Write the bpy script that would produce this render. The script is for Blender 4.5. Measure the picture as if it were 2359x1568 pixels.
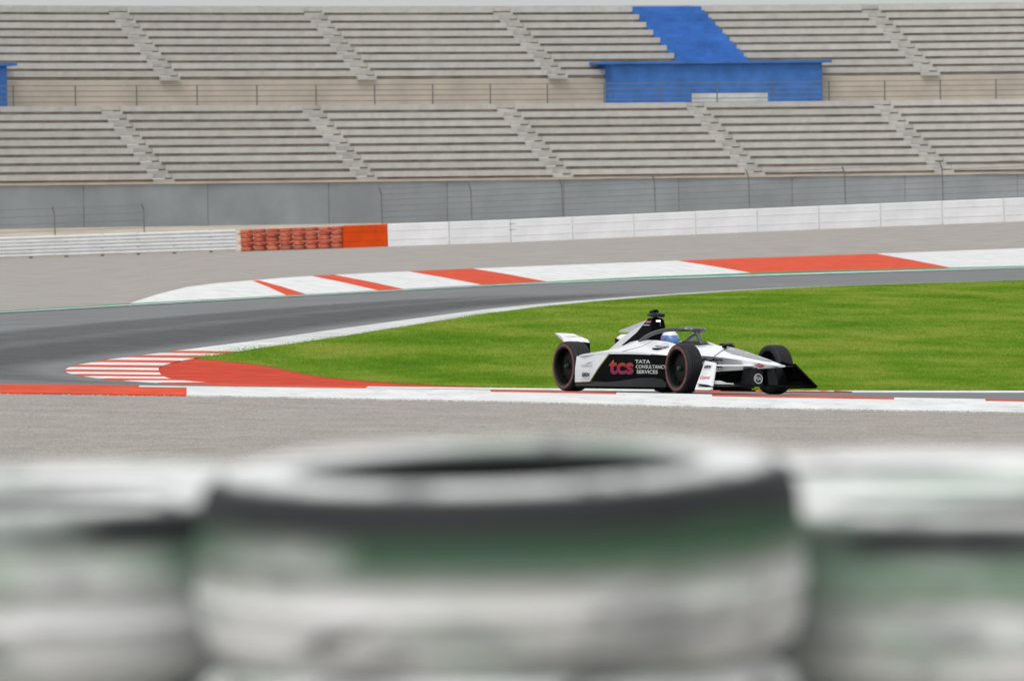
import bpy, math, random
import numpy as np
from mathutils import Vector, Matrix
random.seed(7); rng = np.random.default_rng(7)
for o in list(bpy.data.objects): bpy.data.objects.remove(o)
SC = bpy.context.scene
COL = SC.collection
rad = math.radians

# ------------------------------------------------------------------ camera
FPX, CX, CY, W = 17561.0, 1179.5, 784.0, 2359.0     # focal length in photo pixels
HZ, ROLL, CAMZ = 479.0, rad(0.78), 2.4
pitch = math.atan((CY - HZ) / FPX)
F = Vector((0, math.cos(pitch), -math.sin(pitch)))
r0 = Vector((1, 0, 0)); u0 = Vector((0, math.sin(pitch), math.cos(pitch)))
R = math.cos(ROLL) * r0 - math.sin(ROLL) * u0
U = math.sin(ROLL) * r0 + math.cos(ROLL) * u0
camd = bpy.data.cameras.new("camera")
camd.sensor_width = 36.0; camd.lens = 36.0 * FPX / W
camd.clip_start = 0.5; camd.clip_end = 9000
camd.dof.use_dof = True; camd.dof.focus_distance = 100.0; camd.dof.aperture_fstop = 8.5
cam = bpy.data.objects.new("camera", camd); COL.objects.link(cam)
M = Matrix.Identity(4)
for i in range(3):
    M[i][0] = R[i]; M[i][1] = U[i]; M[i][2] = -F[i]
M[0][3], M[1][3], M[2][3] = 0, 0, CAMZ
cam.matrix_world = M
SC.camera = cam

# ------------------------------------------------------------------ light: bright overcast
wd = bpy.data.worlds.new("World"); SC.world = wd; wd.use_nodes = True
nt = wd.node_tree; nt.nodes.clear()
sky = nt.nodes.new("ShaderNodeTexSky"); sky.sky_type = 'NISHITA'; sky.sun_disc = False
SUN_EL, SUN_AZ = rad(58), rad(205)          # azimuth clockwise from +Y
sky.sun_elevation = SUN_EL; sky.sun_rotation = SUN_AZ
sky.dust_density = 4.0; sky.air_density = 1.0; sky.ozone_density = 1.0
hs = nt.nodes.new("ShaderNodeHueSaturation"); hs.inputs['Saturation'].default_value = 0.22
bg = nt.nodes.new("ShaderNodeBackground"); bg.inputs['Strength'].default_value = 0.15
ow = nt.nodes.new("ShaderNodeOutputWorld")
cl = nt.nodes.new("ShaderNodeMix"); cl.data_type = 'RGBA'; cl.inputs['Factor'].default_value = 0.62      # even cloud deck
cl.inputs['B'].default_value = (4.3, 4.45, 4.5, 1)
nt.links.new(sky.outputs[0], hs.inputs['Color']); nt.links.new(hs.outputs[0], cl.inputs['A']); nt.links.new(cl.outputs['Result'], bg.inputs['Color']); nt.links.new(bg.outputs[0], ow.inputs['Surface'])
sd = bpy.data.lights.new("sun", 'SUN'); sd.energy = 1.0; sd.angle = rad(25); sd.color = (1.0, 0.97, 0.93)
sun = bpy.data.objects.new("sun", sd); COL.objects.link(sun)
sv = Vector((math.sin(SUN_AZ) * math.cos(SUN_EL), math.cos(SUN_AZ) * math.cos(SUN_EL), math.sin(SUN_EL)))
sun.rotation_euler = sv.to_track_quat('Z', 'Y').to_euler()
SC.view_settings.view_transform = 'Standard'; SC.view_settings.look = 'None'
SC.view_settings.exposure = 0.32; SC.view_settings.gamma = 1.0
SC.cycles.use_denoising = True

# ------------------------------------------------------------------ helpers
def P(px, py, d):
    """photo pixel at depth d (metres along +Y) -> world point"""
    v = F + R * ((px - CX) / FPX) + U * ((CY - py) / FPX)
    return Vector((0, 0, CAMZ)) + v * (d / v.y)

def tag(o, label=None, cat=None, group=None, kind=None):
    if label: o["label"] = label
    if cat: o["category"] = cat
    if group: o["group"] = group
    if kind: o["kind"] = kind
    return o

def link(o, parent=None):
    COL.objects.link(o)
    if parent is not None: o.parent = parent
    return o

def empty(name, mw=None, parent=None):
    o = bpy.data.objects.new(name, None); o.empty_display_size = 0.2
    link(o, parent)
    if mw is not None: o.matrix_world = mw
    return o

def mesh(name, vs, fs, smooth=None):
    me = bpy.data.meshes.new(name)
    me.from_pydata([tuple(v) for v in vs], [], fs)
    me.validate(); me.update()
    if smooth is not None:
        me.polygons.foreach_set("use_smooth", [True] * len(me.polygons))
        me.set_sharp_from_angle(angle=rad(smooth))
    return me

def obj(name, vs, fs, m, parent=None, smooth=None):
    me = mesh(name, vs, fs, smooth)
    if m: me.materials.append(m)
    return link(bpy.data.objects.new(name, me), parent)

def from_me(name, me, parent=None, mw=None):
    o = link(bpy.data.objects.new(name, me), parent)
    if mw is not None: o.matrix_basis = mw
    return o

class MB:
    """collects shapes into one mesh"""
    def __init__(s): s.v = []; s.f = []
    def add(s, vs, fs):
        n = len(s.v); s.v += [Vector(v) for v in vs]; s.f += [tuple(i + n for i in f) for f in fs]; return s
    def hexa(s, p):   # 8 points: bottom ring 0-3, top ring 4-7
        return s.add(p, [(3, 2, 1, 0), (4, 5, 6, 7), (0, 1, 5, 4), (1, 2, 6, 5), (2, 3, 7, 6), (3, 0, 4, 7)])
    def box(s, a, b):
        (x0, y0, z0), (x1, y1, z1) = a, b
        return s.hexa([(x0, y0, z0), (x1, y0, z0), (x1, y1, z0), (x0, y1, z0), (x0, y0, z1), (x1, y0, z1), (x1, y1, z1), (x0, y1, z1)])
    def prism(s, poly, y0, y1):  # polygon in x,z
        n = len(poly)
        vs = [(x, y0, z) for x, z in poly] + [(x, y1, z) for x, z in poly]
        return s.add(vs, [tuple(range(n)), tuple(range(2 * n - 1, n - 1, -1))] + [(i, i + n, (i + 1) % n + n, (i + 1) % n) for i in range(n)])
    def loft(s, rings, cap=True, close=True):
        n = len(rings[0]); vs = [p for r in rings for p in r]; fs = []
        for k in range(len(rings) - 1):
            for i in range(n if close else n - 1):
                j = (i + 1) % n
                fs.append((k * n + i, k * n + j, (k + 1) * n + j, (k + 1) * n + i))
        if cap:
            fs.append(tuple(range(n))[::-1]); fs.append(tuple((len(rings) - 1) * n + i for i in range(n)))
        return s.add(vs, fs)
    def tube(s, pts, r, seg=8, squash=1.0):
        pts = [Vector(p) for p in pts]; rings = []
        rr = r if isinstance(r, (list, tuple)) else [r] * len(pts)
        for i, p in enumerate(pts):
            t = (pts[min(i + 1, len(pts) - 1)] - pts[max(i - 1, 0)]).normalized()
            a = t.cross(Vector((0, 0, 1)))
            if a.length < 1e-3: a = t.cross(Vector((0, 1, 0)))
            a.normalize(); b = a.cross(t).normalized()
            rings.append([p + a * math.cos(2 * math.pi * k / seg) * rr[i] + b * math.sin(2 * math.pi * k / seg) * rr[i] * squash for k in range(seg)])
        return s.loft(rings)
    def lathe(s, prof, seg=40, axis='y', c=(0, 0, 0)):
        c = Vector(c); n = len(prof); vs = []
        for k in range(seg):
            a = 2 * math.pi * k / seg
            for r, h in prof:
                if axis == 'y': vs.append(c + Vector((r * math.cos(a), h, r * math.sin(a))))
                else: vs.append(c + Vector((r * math.cos(a), r * math.sin(a), h)))
        fs = []
        for k in range(seg):
            k2 = (k + 1) % seg
            for i in range(n):
                j = (i + 1) % n
                fs.append((k * n + i, k * n + j, k2 * n + j, k2 * n + i))
        return s.add(vs, fs)
    def build(s, name, m, parent=None, smooth=None):
        return obj(name, s.v, s.f, m, parent, smooth)

def fixnormals(o):
    import bmesh
    bm = bmesh.new(); bm.from_mesh(o.data); bmesh.ops.recalc_face_normals(bm, faces=bm.faces); bm.to_mesh(o.data); bm.free()
    return o

# ------------------------------------------------------------------ materials
def mat(name, col, rough=0.8, var=0.0, scale=4.0, detail=5.0, col2=None, bump=0.0, bscale=60.0, spec=0.5,
        coat=0.0, metal=0.0, rnd=0.0, contrast=(0.35, 0.65), stretch=(1, 1, 1), emit=None):
    m = bpy.data.materials.new(name); m.use_nodes = True
    t = m.node_tree; b = t.nodes["Principled BSDF"]
    b.inputs['Base Color'].default_value = (*col, 1); b.inputs['Roughness'].default_value = rough
    b.inputs['Specular IOR Level'].default_value = spec; b.inputs['Metallic'].default_value = metal
    b.inputs['Coat Weight'].default_value = coat; b.inputs['Coat Roughness'].default_value = 0.08
    tc = t.nodes.new("ShaderNodeTexCoord"); mp = t.nodes.new("ShaderNodeMapping")
    mp.inputs['Scale'].default_value = stretch
    t.links.new(tc.outputs['Object'], mp.inputs['Vector'])
    last = None
    if var > 0 or col2:
        n = t.nodes.new("ShaderNodeTexNoise"); n.inputs['Scale'].default_value = scale; n.inputs['Detail'].default_value = detail
        n.inputs['Roughness'].default_value = 0.62
        t.links.new(mp.outputs[0], n.inputs['Vector'])
        rp = t.nodes.new("ShaderNodeValToRGB")
        c2 = col2 or tuple(min(1, c * (1 + var)) for c in col)
        c1 = col if col2 else tuple(c * (1 - var) for c in col)
        rp.color_ramp.elements[0].position = contrast[0]; rp.color_ramp.elements[0].color = (*c1, 1)
        rp.color_ramp.elements[1].position = contrast[1]; rp.color_ramp.elements[1].color = (*c2, 1)
        t.links.new(n.outputs['Fac'], rp.inputs['Fac']); last = rp.outputs['Color']
    if rnd > 0:
        oi = t.nodes.new("ShaderNodeObjectInfo"); mr = t.nodes.new("ShaderNodeMapRange")
        mr.inputs['To Min'].default_value = 1 - rnd; mr.inputs['To Max'].default_value = 1 + rnd
        t.links.new(oi.outputs['Random'], mr.inputs['Value'])
        mx = t.nodes.new("ShaderNodeMix"); mx.data_type = 'RGBA'; mx.blend_type = 'MULTIPLY'; mx.inputs['Factor'].default_value = 1
        if last is not None: t.links.new(last, mx.inputs['A'])
        else: mx.inputs['A'].default_value = (*col, 1)
        t.links.new(mr.outputs[0], mx.inputs['B']); last = mx.outputs['Result']
    if last is not None: t.links.new(last, b.inputs['Base Color'])
    if 'road_paint' in name and last is not None:      # tyre scuffs and dirt
        n3 = t.nodes.new("ShaderNodeTexNoise"); n3.inputs['Scale'].default_value = 2.6; n3.inputs['Detail'].default_value = 9; n3.inputs['Roughness'].default_value = .75
        t.links.new(mp.outputs[0], n3.inputs['Vector'])
        r3 = t.nodes.new("ShaderNodeMapRange"); r3.inputs['From Min'].default_value = .54; r3.inputs['From Max'].default_value = .74; r3.inputs['To Max'].default_value = .55
        t.links.new(n3.outputs['Fac'], r3.inputs['Value'])
        m3 = t.nodes.new("ShaderNodeMix"); m3.data_type = 'RGBA'; m3.inputs['B'].default_value = (.16, .15, .14, 1)
        t.links.new(r3.outputs[0], m3.inputs['Factor']); t.links.new(last, m3.inputs['A']); last = m3.outputs['Result']
        t.links.new(last, b.inputs['Base Color'])
    if bump > 0:
        n2 = t.nodes.new("ShaderNodeTexNoise"); n2.inputs['Scale'].default_value = bscale; n2.inputs['Detail'].default_value = 4
        t.links.new(mp.outputs[0], n2.inputs['Vector'])
        bp = t.nodes.new("ShaderNodeBump"); bp.inputs['Strength'].default_value = bump; bp.inputs['Distance'].default_value = 0.02
        t.links.new(n2.outputs['Fac'], bp.inputs['Height']); t.links.new(bp.outputs[0], b.inputs['Normal'])
    if emit:
        b.inputs['Emission Color'].default_value = (*emit[0], 1); b.inputs['Emission Strength'].default_value = emit[1]
    return m

MT = {}
MT['asphalt'] = mat("asphalt", (0.17, 0.175, 0.18), 0.8, 0.16, 0.35, detail=8, spec=0.2, bump=0.35, bscale=30, contrast=(0.3, 0.7))
MT['gravel'] = mat("gravel", (0.285, 0.26, 0.24), 0.95, col2=(0.365, 0.34, 0.315), scale=0.9, detail=9, bump=0.7, bscale=18, spec=0.2)
MT['pebble'] = mat("pebble", (0.335, 0.31, 0.287), 0.9, 0.15, 3.0, spec=0.1)
MT['soil'] = mat("soil", (0.30, 0.27, 0.23), 0.95, 0.3, 1.2, bump=0.5, bscale=12, spec=0.2)
MT['turf'] = mat("turf", (0.10, 0.20, 0.018), 0.95, col2=(0.18, 0.29, 0.03), scale=0.6, detail=6, spec=0.1)
MT['white_paint'] = mat("white_road_paint", (0.68, 0.68, 0.68), 0.7, 0.10, 1.5, detail=8, rnd=0.04, bump=0.15, spec=0.2)
MT['red_paint'] = mat("red_road_paint", (0.60, 0.066, 0.022), 0.7, 0.16, 1.5, detail=8, rnd=0.06, bump=0.15, spec=0.1)
MT['deep_red'] = mat('deep_red_road_paint', (0.52, 0.042, 0.014), 0.75, 0.2, 1.2, detail=8, bump=0.15, spec=0.1)
MT['green_paint'] = mat("green_road_paint", (0.03, 0.24, 0.12), 0.7, 0.15, 1.5, spec=0.15)
MT['worn_white'] = mat("worn_white_concrete", (0.56, 0.57, 0.565), 0.8, 0.14, 1.0, detail=8, bump=0.2, spec=0.2)
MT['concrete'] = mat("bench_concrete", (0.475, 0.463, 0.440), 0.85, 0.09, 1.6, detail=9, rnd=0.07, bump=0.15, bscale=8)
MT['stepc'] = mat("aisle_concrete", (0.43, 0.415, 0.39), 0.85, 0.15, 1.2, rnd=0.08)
MT['riser'] = mat("riser_concrete", (0.31, 0.265, 0.225), 0.9, 0.25, 0.8, detail=8)  # browner than the benches: recess shade under them is put into this colour
MT['beige'] = mat("beige_render", (0.47, 0.41, 0.34), 0.85, 0.12, 0.5, detail=7)
MT['wall'] = mat("blue_grey_concrete", (0.26, 0.285, 0.30), 0.8, 0.12, 0.35, detail=7, rnd=0.05, bump=0.1, bscale=6)
MT['blue'] = mat("blue_paint", (0.055, 0.17, 0.47), 0.6, 0.18, 0.9, detail=8, rnd=0.08, spec=0.15)
MT['steel'] = mat("galvanised_steel", (0.20, 0.205, 0.21), 0.5, 0.1, 3, metal=0.6)
MT['rail_white'] = mat("white_steel", (0.66, 0.67, 0.68), 0.5, 0.08, 1.5, rnd=0.03)
MT['belt_white'] = mat("white_belting", (0.72, 0.72, 0.735), 0.6, 0.07, 0.8, detail=8, rnd=0.03)
MT['orange'] = mat("orange_plastic", (0.60, 0.060, 0.004), 0.6, 0.12, 1.5, spec=0.15)
MT['red_tyre'] = mat("red_painted_rubber", (0.50, 0.060, 0.028), 0.7, col2=(0.46, 0.16, 0.09), scale=2.2, rnd=0.18)
# car
MT['cwhite'] = mat("car_white", (0.80, 0.81, 0.83), 0.28, 0.03, 3, coat=0.5)
MT['cblack'] = mat("car_black", (0.003, 0.003, 0.0035), 0.4, spec=0.04)
MT['cgrey'] = mat("car_grey", (0.30, 0.31, 0.33), 0.35, 0.06, 4, coat=0.4)
MT['silver'] = mat("car_silver", (0.50, 0.51, 0.53), 0.35, 0.05, 4, coat=0.4)
MT['gold'] = mat("car_gold", (0.50, 0.38, 0.24), 0.4, 0.05, 5)
MT['carbon'] = mat("carbon_fibre", (0.014, 0.015, 0.017), 0.42, 0.3, 40, spec=0.25)
MT['halo'] = mat("halo_grey", (0.045, 0.048, 0.052), 0.35, 0.1, 5, coat=0.3)
MT['rubber'] = mat("tyre_rubber", (0.014, 0.014, 0.017), 0.6, 0.25, 14, spec=0.3)
MT['band'] = mat("sidewall_band", (0.15, 0.055, 0.048), 0.7, 0.25, 12)
MT['rim'] = mat("wheel_rim", (0.005, 0.005, 0.006), 0.45, 0.2, 8, spec=0.15)
MT['nut'] = mat("wheel_nut", (0.01, 0.045, 0.025), 0.4)
MT['pwhite'] = mat("print_white", (0.55, 0.55, 0.55), 0.5)
MT['pblack'] = mat("print_black", (0.012, 0.014, 0.02), 0.5)
MT['pgrey'] = mat("print_grey", (0.25, 0.26, 0.28), 0.5)
MT['pred'] = mat("print_red", (0.62, 0.03, 0.05), 0.5)
MT['ppink'] = mat("print_pink", (0.60, 0.22, 0.24), 0.5)
MT['lamp'] = mat("status_lamp", (0.9, 0.9, 0.85), 0.4, emit=((1, 1, 0.92), 2.5))
MT['suit'] = mat("race_suit", (0.62, 0.62, 0.64), 0.8, 0.1, 6)
MT['hwhite'] = mat("helmet_white", (0.78, 0.78, 0.79), 0.25, coat=0.5)
MT['hblue'] = mat("helmet_blue", (0.030, 0.12, 0.50), 0.25, col2=(0.10, 0.26, 0.62), scale=9, coat=0.5)
MT['visor'] = mat("visor", (0.10, 0.22, 0.48), 0.12, coat=0.6)

def tcs_mat():
    m = bpy.data.materials.new("print_gradient"); m.use_nodes = True
    t = m.node_tree; b = t.nodes["Principled BSDF"]; b.inputs['Roughness'].default_value = 0.5
    tc = t.nodes.new("ShaderNodeTexCoord"); sp = t.nodes.new("ShaderNodeSeparateXYZ"); rp = t.nodes.new("ShaderNodeValToRGB")
    mu = t.nodes.new("ShaderNodeMath"); mu.operation = 'MULTIPLY'; mu.inputs[1].default_value = 1 / 0.195
    t.links.new(tc.outputs['Object'], sp.inputs[0]); t.links.new(sp.outputs['Y'], mu.inputs[0]); t.links.new(mu.outputs[0], rp.inputs['Fac'])
    e = rp.color_ramp.elements
    e[0].position = 0; e[0].color = (0.22, 0.0, 0.085, 1)
    e[1].position = 1; e[1].color = (0.48, 0.16, 0.015, 1)
    k = e.new(0.45); k.color = (0.27, 0.0, 0.02, 1)
    k = e.new(0.75); k.color = (0.34, 0.035, 0.008, 1)
    t.links.new(rp.outputs['Color'], b.inputs['Base Color'])
    return m
MT['tcs'] = tcs_mat()

def painted_tyre(name, seed, bare_top):
    """white paint over rubber, weathered, with green algae; bare rubber where the paint has worn"""
    m = bpy.data.materials.new(name); m.use_nodes = True
    t = m.node_tree; b = t.nodes["Principled BSDF"]; b.inputs['Roughness'].default_value = 0.75
    tc = t.nodes.new("ShaderNodeTexCoord"); mp = t.nodes.new("ShaderNodeMapping")
    mp.inputs['Location'].default_value = (seed * 3.1, seed * 1.7, seed * 0.9); mp.inputs['Scale'].default_value = (1, 1, 2.2)
    t.links.new(tc.outputs['Object'], mp.inputs['Vector'])
    def noise(sc, lo, hi, off):
        n = t.nodes.new("ShaderNodeTexNoise"); n.inputs['Scale'].default_value = sc; n.inputs['Detail'].default_value = 6
        v = t.nodes.new("ShaderNodeVectorMath"); v.operation = 'ADD'; v.inputs[1].default_value = (off, off * 2, off)
        t.links.new(mp.outputs[0], v.inputs[0]); t.links.new(v.outputs[0], n.inputs['Vector'])
        r = t.nodes.new("ShaderNodeMapRange"); r.inputs['From Min'].default_value = lo; r.inputs['From Max'].default_value = hi
        t.links.new(n.outputs['Fac'], r.inputs['Value']); return r.outputs[0]
    def mix(a, bcol, f):
        x = t.nodes.new("ShaderNodeMix"); x.data_type = 'RGBA'
        if isinstance(a, tuple): x.inputs['A'].default_value = (*a, 1)
        else: t.links.new(a, x.inputs['A'])
        x.inputs['B'].default_value = (*bcol, 1); t.links.new(f, x.inputs['Factor']); return x.outputs['Result']
    c = mix((0.80, 0.80, 0.81), (0.66, 0.66, 0.645), noise(5, .35, .65, 0))
    c = mix(c, (0.33, 0.43, 0.345), noise(4.5, .47, .70, 5))
    c = mix(c, (0.36, 0.37, 0.37), noise(8.0, .52, .66, 21))
    c = mix(c, (0.05, 0.055, 0.055), noise(11.0, .60, .70, 33))        # flaked paint
    # algae and bare rubber favour a band high on the tyre
    sp = t.nodes.new("ShaderNodeSeparateXYZ"); t.links.new(tc.outputs['Object'], sp.inputs[0])
    def band(lo, hi, fall):
        r = t.nodes.new("ShaderNodeMapRange"); r.inputs['From Min'].default_value = lo; r.inputs['From Max'].default_value = hi
        t.links.new(sp.outputs['Z'], r.inputs['Value'])
        n = noise(2.6, .22 if bare_top > 1 else .32, .40 if bare_top > 1 else .52, fall); k = t.nodes.new("ShaderNodeMath"); k.operation = 'MULTIPLY'
        t.links.new(r.outputs[0], k.inputs[0]); t.links.new(n, k.inputs[1]); return k.outputs[0]
    if bare_top > 0:
        top = t.nodes.new("ShaderNodeMapRange"); top.inputs['From Min'].default_value = .090; top.inputs['From Max'].default_value = .084
        t.links.new(sp.outputs['Z'], top.inputs['Value'])
        def below_top(f):       # the upper sidewall keeps its paint
            kk = t.nodes.new("ShaderNodeMath"); kk.operation = 'MULTIPLY'
            t.links.new(f, kk.inputs[0]); t.links.new(top.outputs[0], kk.inputs[1]); return kk.outputs[0]
        c = mix(c, (0.040, 0.100, 0.050) if bare_top > 1 else (0.17, 0.25, 0.185), below_top(band(-0.012 if bare_top > 1 else 0.0, 0.026, 9)))
        c = mix(c, (0.016, 0.017, 0.020), below_top(band(0.030 if bare_top > 1 else 0.046, 0.060, 13)))
    t.links.new(c, b.inputs['Base Color'])
    return m

# ------------------------------------------------------------------ terrain control lines: (photo x, photo y, depth)
def extend(l, a=-1200, b=3600):
    l = list(l)
    def ex(p, q, x):
        k = (x - p[0]) / (q[0] - p[0]); return (x, p[1] + (q[1] - p[1]) * k, p[2] + (q[2] - p[2]) * k)
    return [ex(l[0], l[1], a)] + l + [ex(l[-1], l[-2], b)]
def at_line(l, x):
    for p, q in zip(l, l[1:]):
        if p[0] <= x <= q[0]:
            k = (x - p[0]) / (q[0] - p[0]); return P(x, p[1] + (q[1] - p[1]) * k, p[2] + (q[2] - p[2]) * k)
    raise ValueError(x)
L1 = extend([(0, 903, 93.5), (300, 907.5, 93.5), (600, 912, 93.4), (1180, 923, 93.3), (1700, 938, 93.2), (2359, 948.5, 93.0)])
L2 = extend([(0, 886, 95.2), (300, 889, 95.2), (600, 893, 95.2), (1180, 900, 95.2), (1700, 910, 95.1), (2359, 921, 95.0)])
L3n = [(2359, 904.5, 105.0), (1950, 904, 105.0), (1600, 902.5, 105.0), (1180, 898, 105.0), (800, 894, 105.0), (590, 890.5, 105.2), (400, 884, 106.4),
       (270, 876, 108.2), (185, 866, 110.6), (150, 855, 113.2), (172, 843, 116.0), (245, 829, 119.0), (330, 817, 121.5), (450, 802, 125.5),
       (620, 780, 132), (800, 755, 141), (1000, 728, 151.5), (1180, 706, 161), (1480, 682, 176), (1830, 662, 192), (2359, 645, 212)]
L4n = [(2359, 895.5, 106.2), (1950, 896, 106.2), (1600, 895.5, 106.2), (1180, 893, 106.1), (1110, 888, 107.0), (960, 879, 108.8), (801, 866, 111.2), (700, 852, 114.0),
       (620, 838, 117.2), (520, 830, 119.2), (430, 827, 120.4), (390, 826, 121.0), (420, 821, 122.2), (470, 814, 124.2), (560, 803.5, 127.6),
       (700, 789, 133), (850, 770, 140), (1020, 742, 150), (1180, 719, 159.6), (1480, 688, 175), (1830, 665, 191.5), (2359, 647, 211.6)]
L6 = extend([(0, 722, 176), (300, 705, 187), (600, 688, 197), (1180, 657, 216), (1480, 645, 227), (1830, 634, 242), (2359, 618, 260)])
L6b = extend([(0, 717, 178), (300, 699.5, 190), (600, 684, 199.6), (1180, 653, 218.0), (1480, 638.5, 228.6), (1830, 625.5, 244), (2359, 613, 262)])
L7 = extend([(0, 716.5, 178.2), (300, 699, 190.2), (345, 682, 194), (450, 656, 203), (700, 636, 211), (1000, 622, 223), (1250, 612, 233), (1700, 595, 254), (2000, 585, 268), (2359, 571.5, 284)])
L8 = extend([(0, 597, 365), (600, 578, 358), (1180, 558, 352), (1770, 533, 343), (2359, 510, 335)])

ctrl = []
for l in (L2, L6):
    for x in range(-1200, 3601, 300): ctrl.append(at_line(l, x))
for p in L3n: ctrl.append(P(*p))
# thin plate spline over (3X, d) -> z
cp = np.array([(p.x * 3, p.y, p.z) for p in ctrl])
def phi(r2): return np.where(r2 > 1e-9, r2 * np.log(np.maximum(r2, 1e-9)), 0)
n = len(cp)
d2 = ((cp[:, None, :2] - cp[None, :, :2]) ** 2).sum(-1)
A = np.zeros((n + 3, n + 3)); A[:n, :n] = phi(d2) + np.eye(n) * 60.0
A[:n, n] = 1; A[:n, n + 1:] = cp[:, :2]; A[n:, :n] = A[:n, n:].T
wts = np.linalg.solve(A, np.concatenate([cp[:, 2], [0, 0, 0]]))
def TZ(X, D):
    X = np.asarray(X, float) * 3; D = np.asarray(D, float)
    r2 = (X[..., None] - cp[:, 0]) ** 2 + (D[..., None] - cp[:, 1]) ** 2
    return phi(r2) @ wts[:n] + wts[n] + wts[n + 1] * X + wts[n + 2] * D
def T(x, d): return float(TZ(np.array([x]), np.array([d]))[0])

def loft_lines(name, rows, xs, m, steps=1, kind='structure', parent=None, smooth=60):
    """ground strip between lines (lists of world points per column)"""
    vs = []; fs = []
    rr = []
    for a, b in zip(rows, rows[1:]):
        for k in range(steps): rr.append([p.lerp(q, k / steps) for p, q in zip(a, b)])
    rr.append(rows[-1]); nx = len(rr[0])
    for r in rr: vs += r
    for j in range(len(rr) - 1):
        for i in range(nx - 1):
            fs.append((j * nx + i, j * nx + i + 1, (j + 1) * nx + i + 1, (j + 1) * nx + i))
    o = obj(name, vs, fs, m, parent, smooth)
    if kind: tag(o, kind=kind)
    return o
XS = list(range(-1200, 3601, 60))
def row(l, dz=0.0, dy=0.0): return [at_line(l, x) + Vector((0, dy, dz)) for x in XS]

# ground to the horizon
g = []
for yy in (-3000, -60, 40, 300, 420, 3500):
    for xx in (-3500, -300, -60, 60, 300, 3500): g.append((xx, yy, -1.2))
fs = [(j * 6 + i, j * 6 + i + 1, (j + 1) * 6 + i + 1, (j + 1) * 6 + i) for j in range(5) for i in range(5)]
tag(obj('ground', g, fs, MT['soil']), kind='structure')

# near gravel trap: from the kerb back towards the photographer
r1 = row(L1, -0.02, 0.12)
gr_rows = [r1]
for d, k in ((84, .75), (72, .5), (58, .3), (44, .15), (30, .1), (17, .1)):
    gr_rows.append([Vector((p.x * (0.4 + 0.6 * d / 93.5) if d < 60 else p.x, d, p.z * k + 0.02 * math.sin(p.x * .9 + d) + 0.02 * math.sin(d * .8 + p.x * .35))) for p in r1])
loft_lines('gravel_trap', gr_rows[::-1], XS, MT['gravel'], 4)
# low bank carrying the tyre wall
bk = []
for d, z in ((-6, .55), (3.5, .62), (6.2, 1.69), (6.8, 1.735), (9.4, 1.735), (10.4, 1.6), (13, .6), (17.5, -.08)):
    bk.append([Vector((x * 1.0, d, z + (0.03 * math.sin(x * 2.1 + d) if not 6.5 < d < 9.6 else 0))) for x in np.linspace(-14, 14, 57)])
loft_lines('earth_bank', bk, None, MT['soil'], 2)

# track sheet from the near kerb round to the outer kerb behind
vs = []; NR = 60
for k in range(NR + 1):
    t = (k / NR) ** 1.2
    for x in XS:
        p, q = at_line(L2, x), at_line(L6, x)
        d = p.y + (q.y - p.y) * t; X = p.x + (q.x - p.x) * t
        vs.append([X, d, 0])
vs = np.array(vs); vs[:, 2] = TZ(vs[:, 0], vs[:, 1])
nx = len(XS)
fs = [(j * nx + i, j * nx + i + 1, (j + 1) * nx + i + 1, (j + 1) * nx + i) for j in range(NR) for i in range(nx - 1)]
tag(obj('race_track', vs.tolist(), fs, MT['asphalt'], smooth=60), kind='structure')

# ------------------------------------------------------------------ infield island: kerb ring, red apron, turf
def resample(pl, npts):
    pl = [Vector(p) for p in pl]
    # catmull-rom through points, then even steps
    fine = []
    for i in range(len(pl) - 1):
        p0, p1, p2, p3 = pl[max(i - 1, 0)], pl[i], pl[i + 1], pl[min(i + 2, len(pl) - 1)]
        for k in range(16):
            t = k / 16
            fine.append(0.5 * ((2 * p1) + (p2 - p0) * t + (2 * p0 - 5 * p1 + 4 * p2 - p3) * t * t + (3 * p1 - p0 - 3 * p2 + p3) * t ** 3))
    fine.append(pl[-1])
    cum = [0]
    for a, b in zip(fine, fine[1:]): cum.append(cum[-1] + (b - a).length)
    out = []
    j = 0
    for k in range(npts):
        s = cum[-1] * k / (npts - 1)
        while j < len(cum) - 2 and cum[j + 1] < s: j += 1
        f = (s - cum[j]) / max(1e-9, cum[j + 1] - cum[j]); out.append(fine[j].lerp(fine[j + 1], f))
    return out, cum[-1]
def plan(l): return [Vector((P(*p).x, P(*p).y, 0)) for p in l]
e3, e4 = plan(L3n), plan(L4n)
# run both on to the right beyond the frame
def runoff(l, a, b, far_a, far_b): return [a + (a - l[1]).normalized() * far_a] + l + [b + (b - l[-2]).normalized() * far_b]
e3 = runoff(e3, e3[0], e3[-1], 40, 60); e4 = runoff(e4, e4[0], e4[-1], 40, 60)
O3, LEN3 = resample(e3, 900)
# kerb ring inner edge: fixed width inside O3
def offset_in(pl, w):
    out = []
    for i, p in enumerate(pl):
        t = (pl[min(i + 1, len(pl) - 1)] - pl[max(i - 1, 0)]).normalized()
        nrm = Vector((t.y, -t.x, 0))     # loop runs right -> apex -> right again: inside is on its right
        out.append(p + nrm * w[i])
    return out
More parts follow.
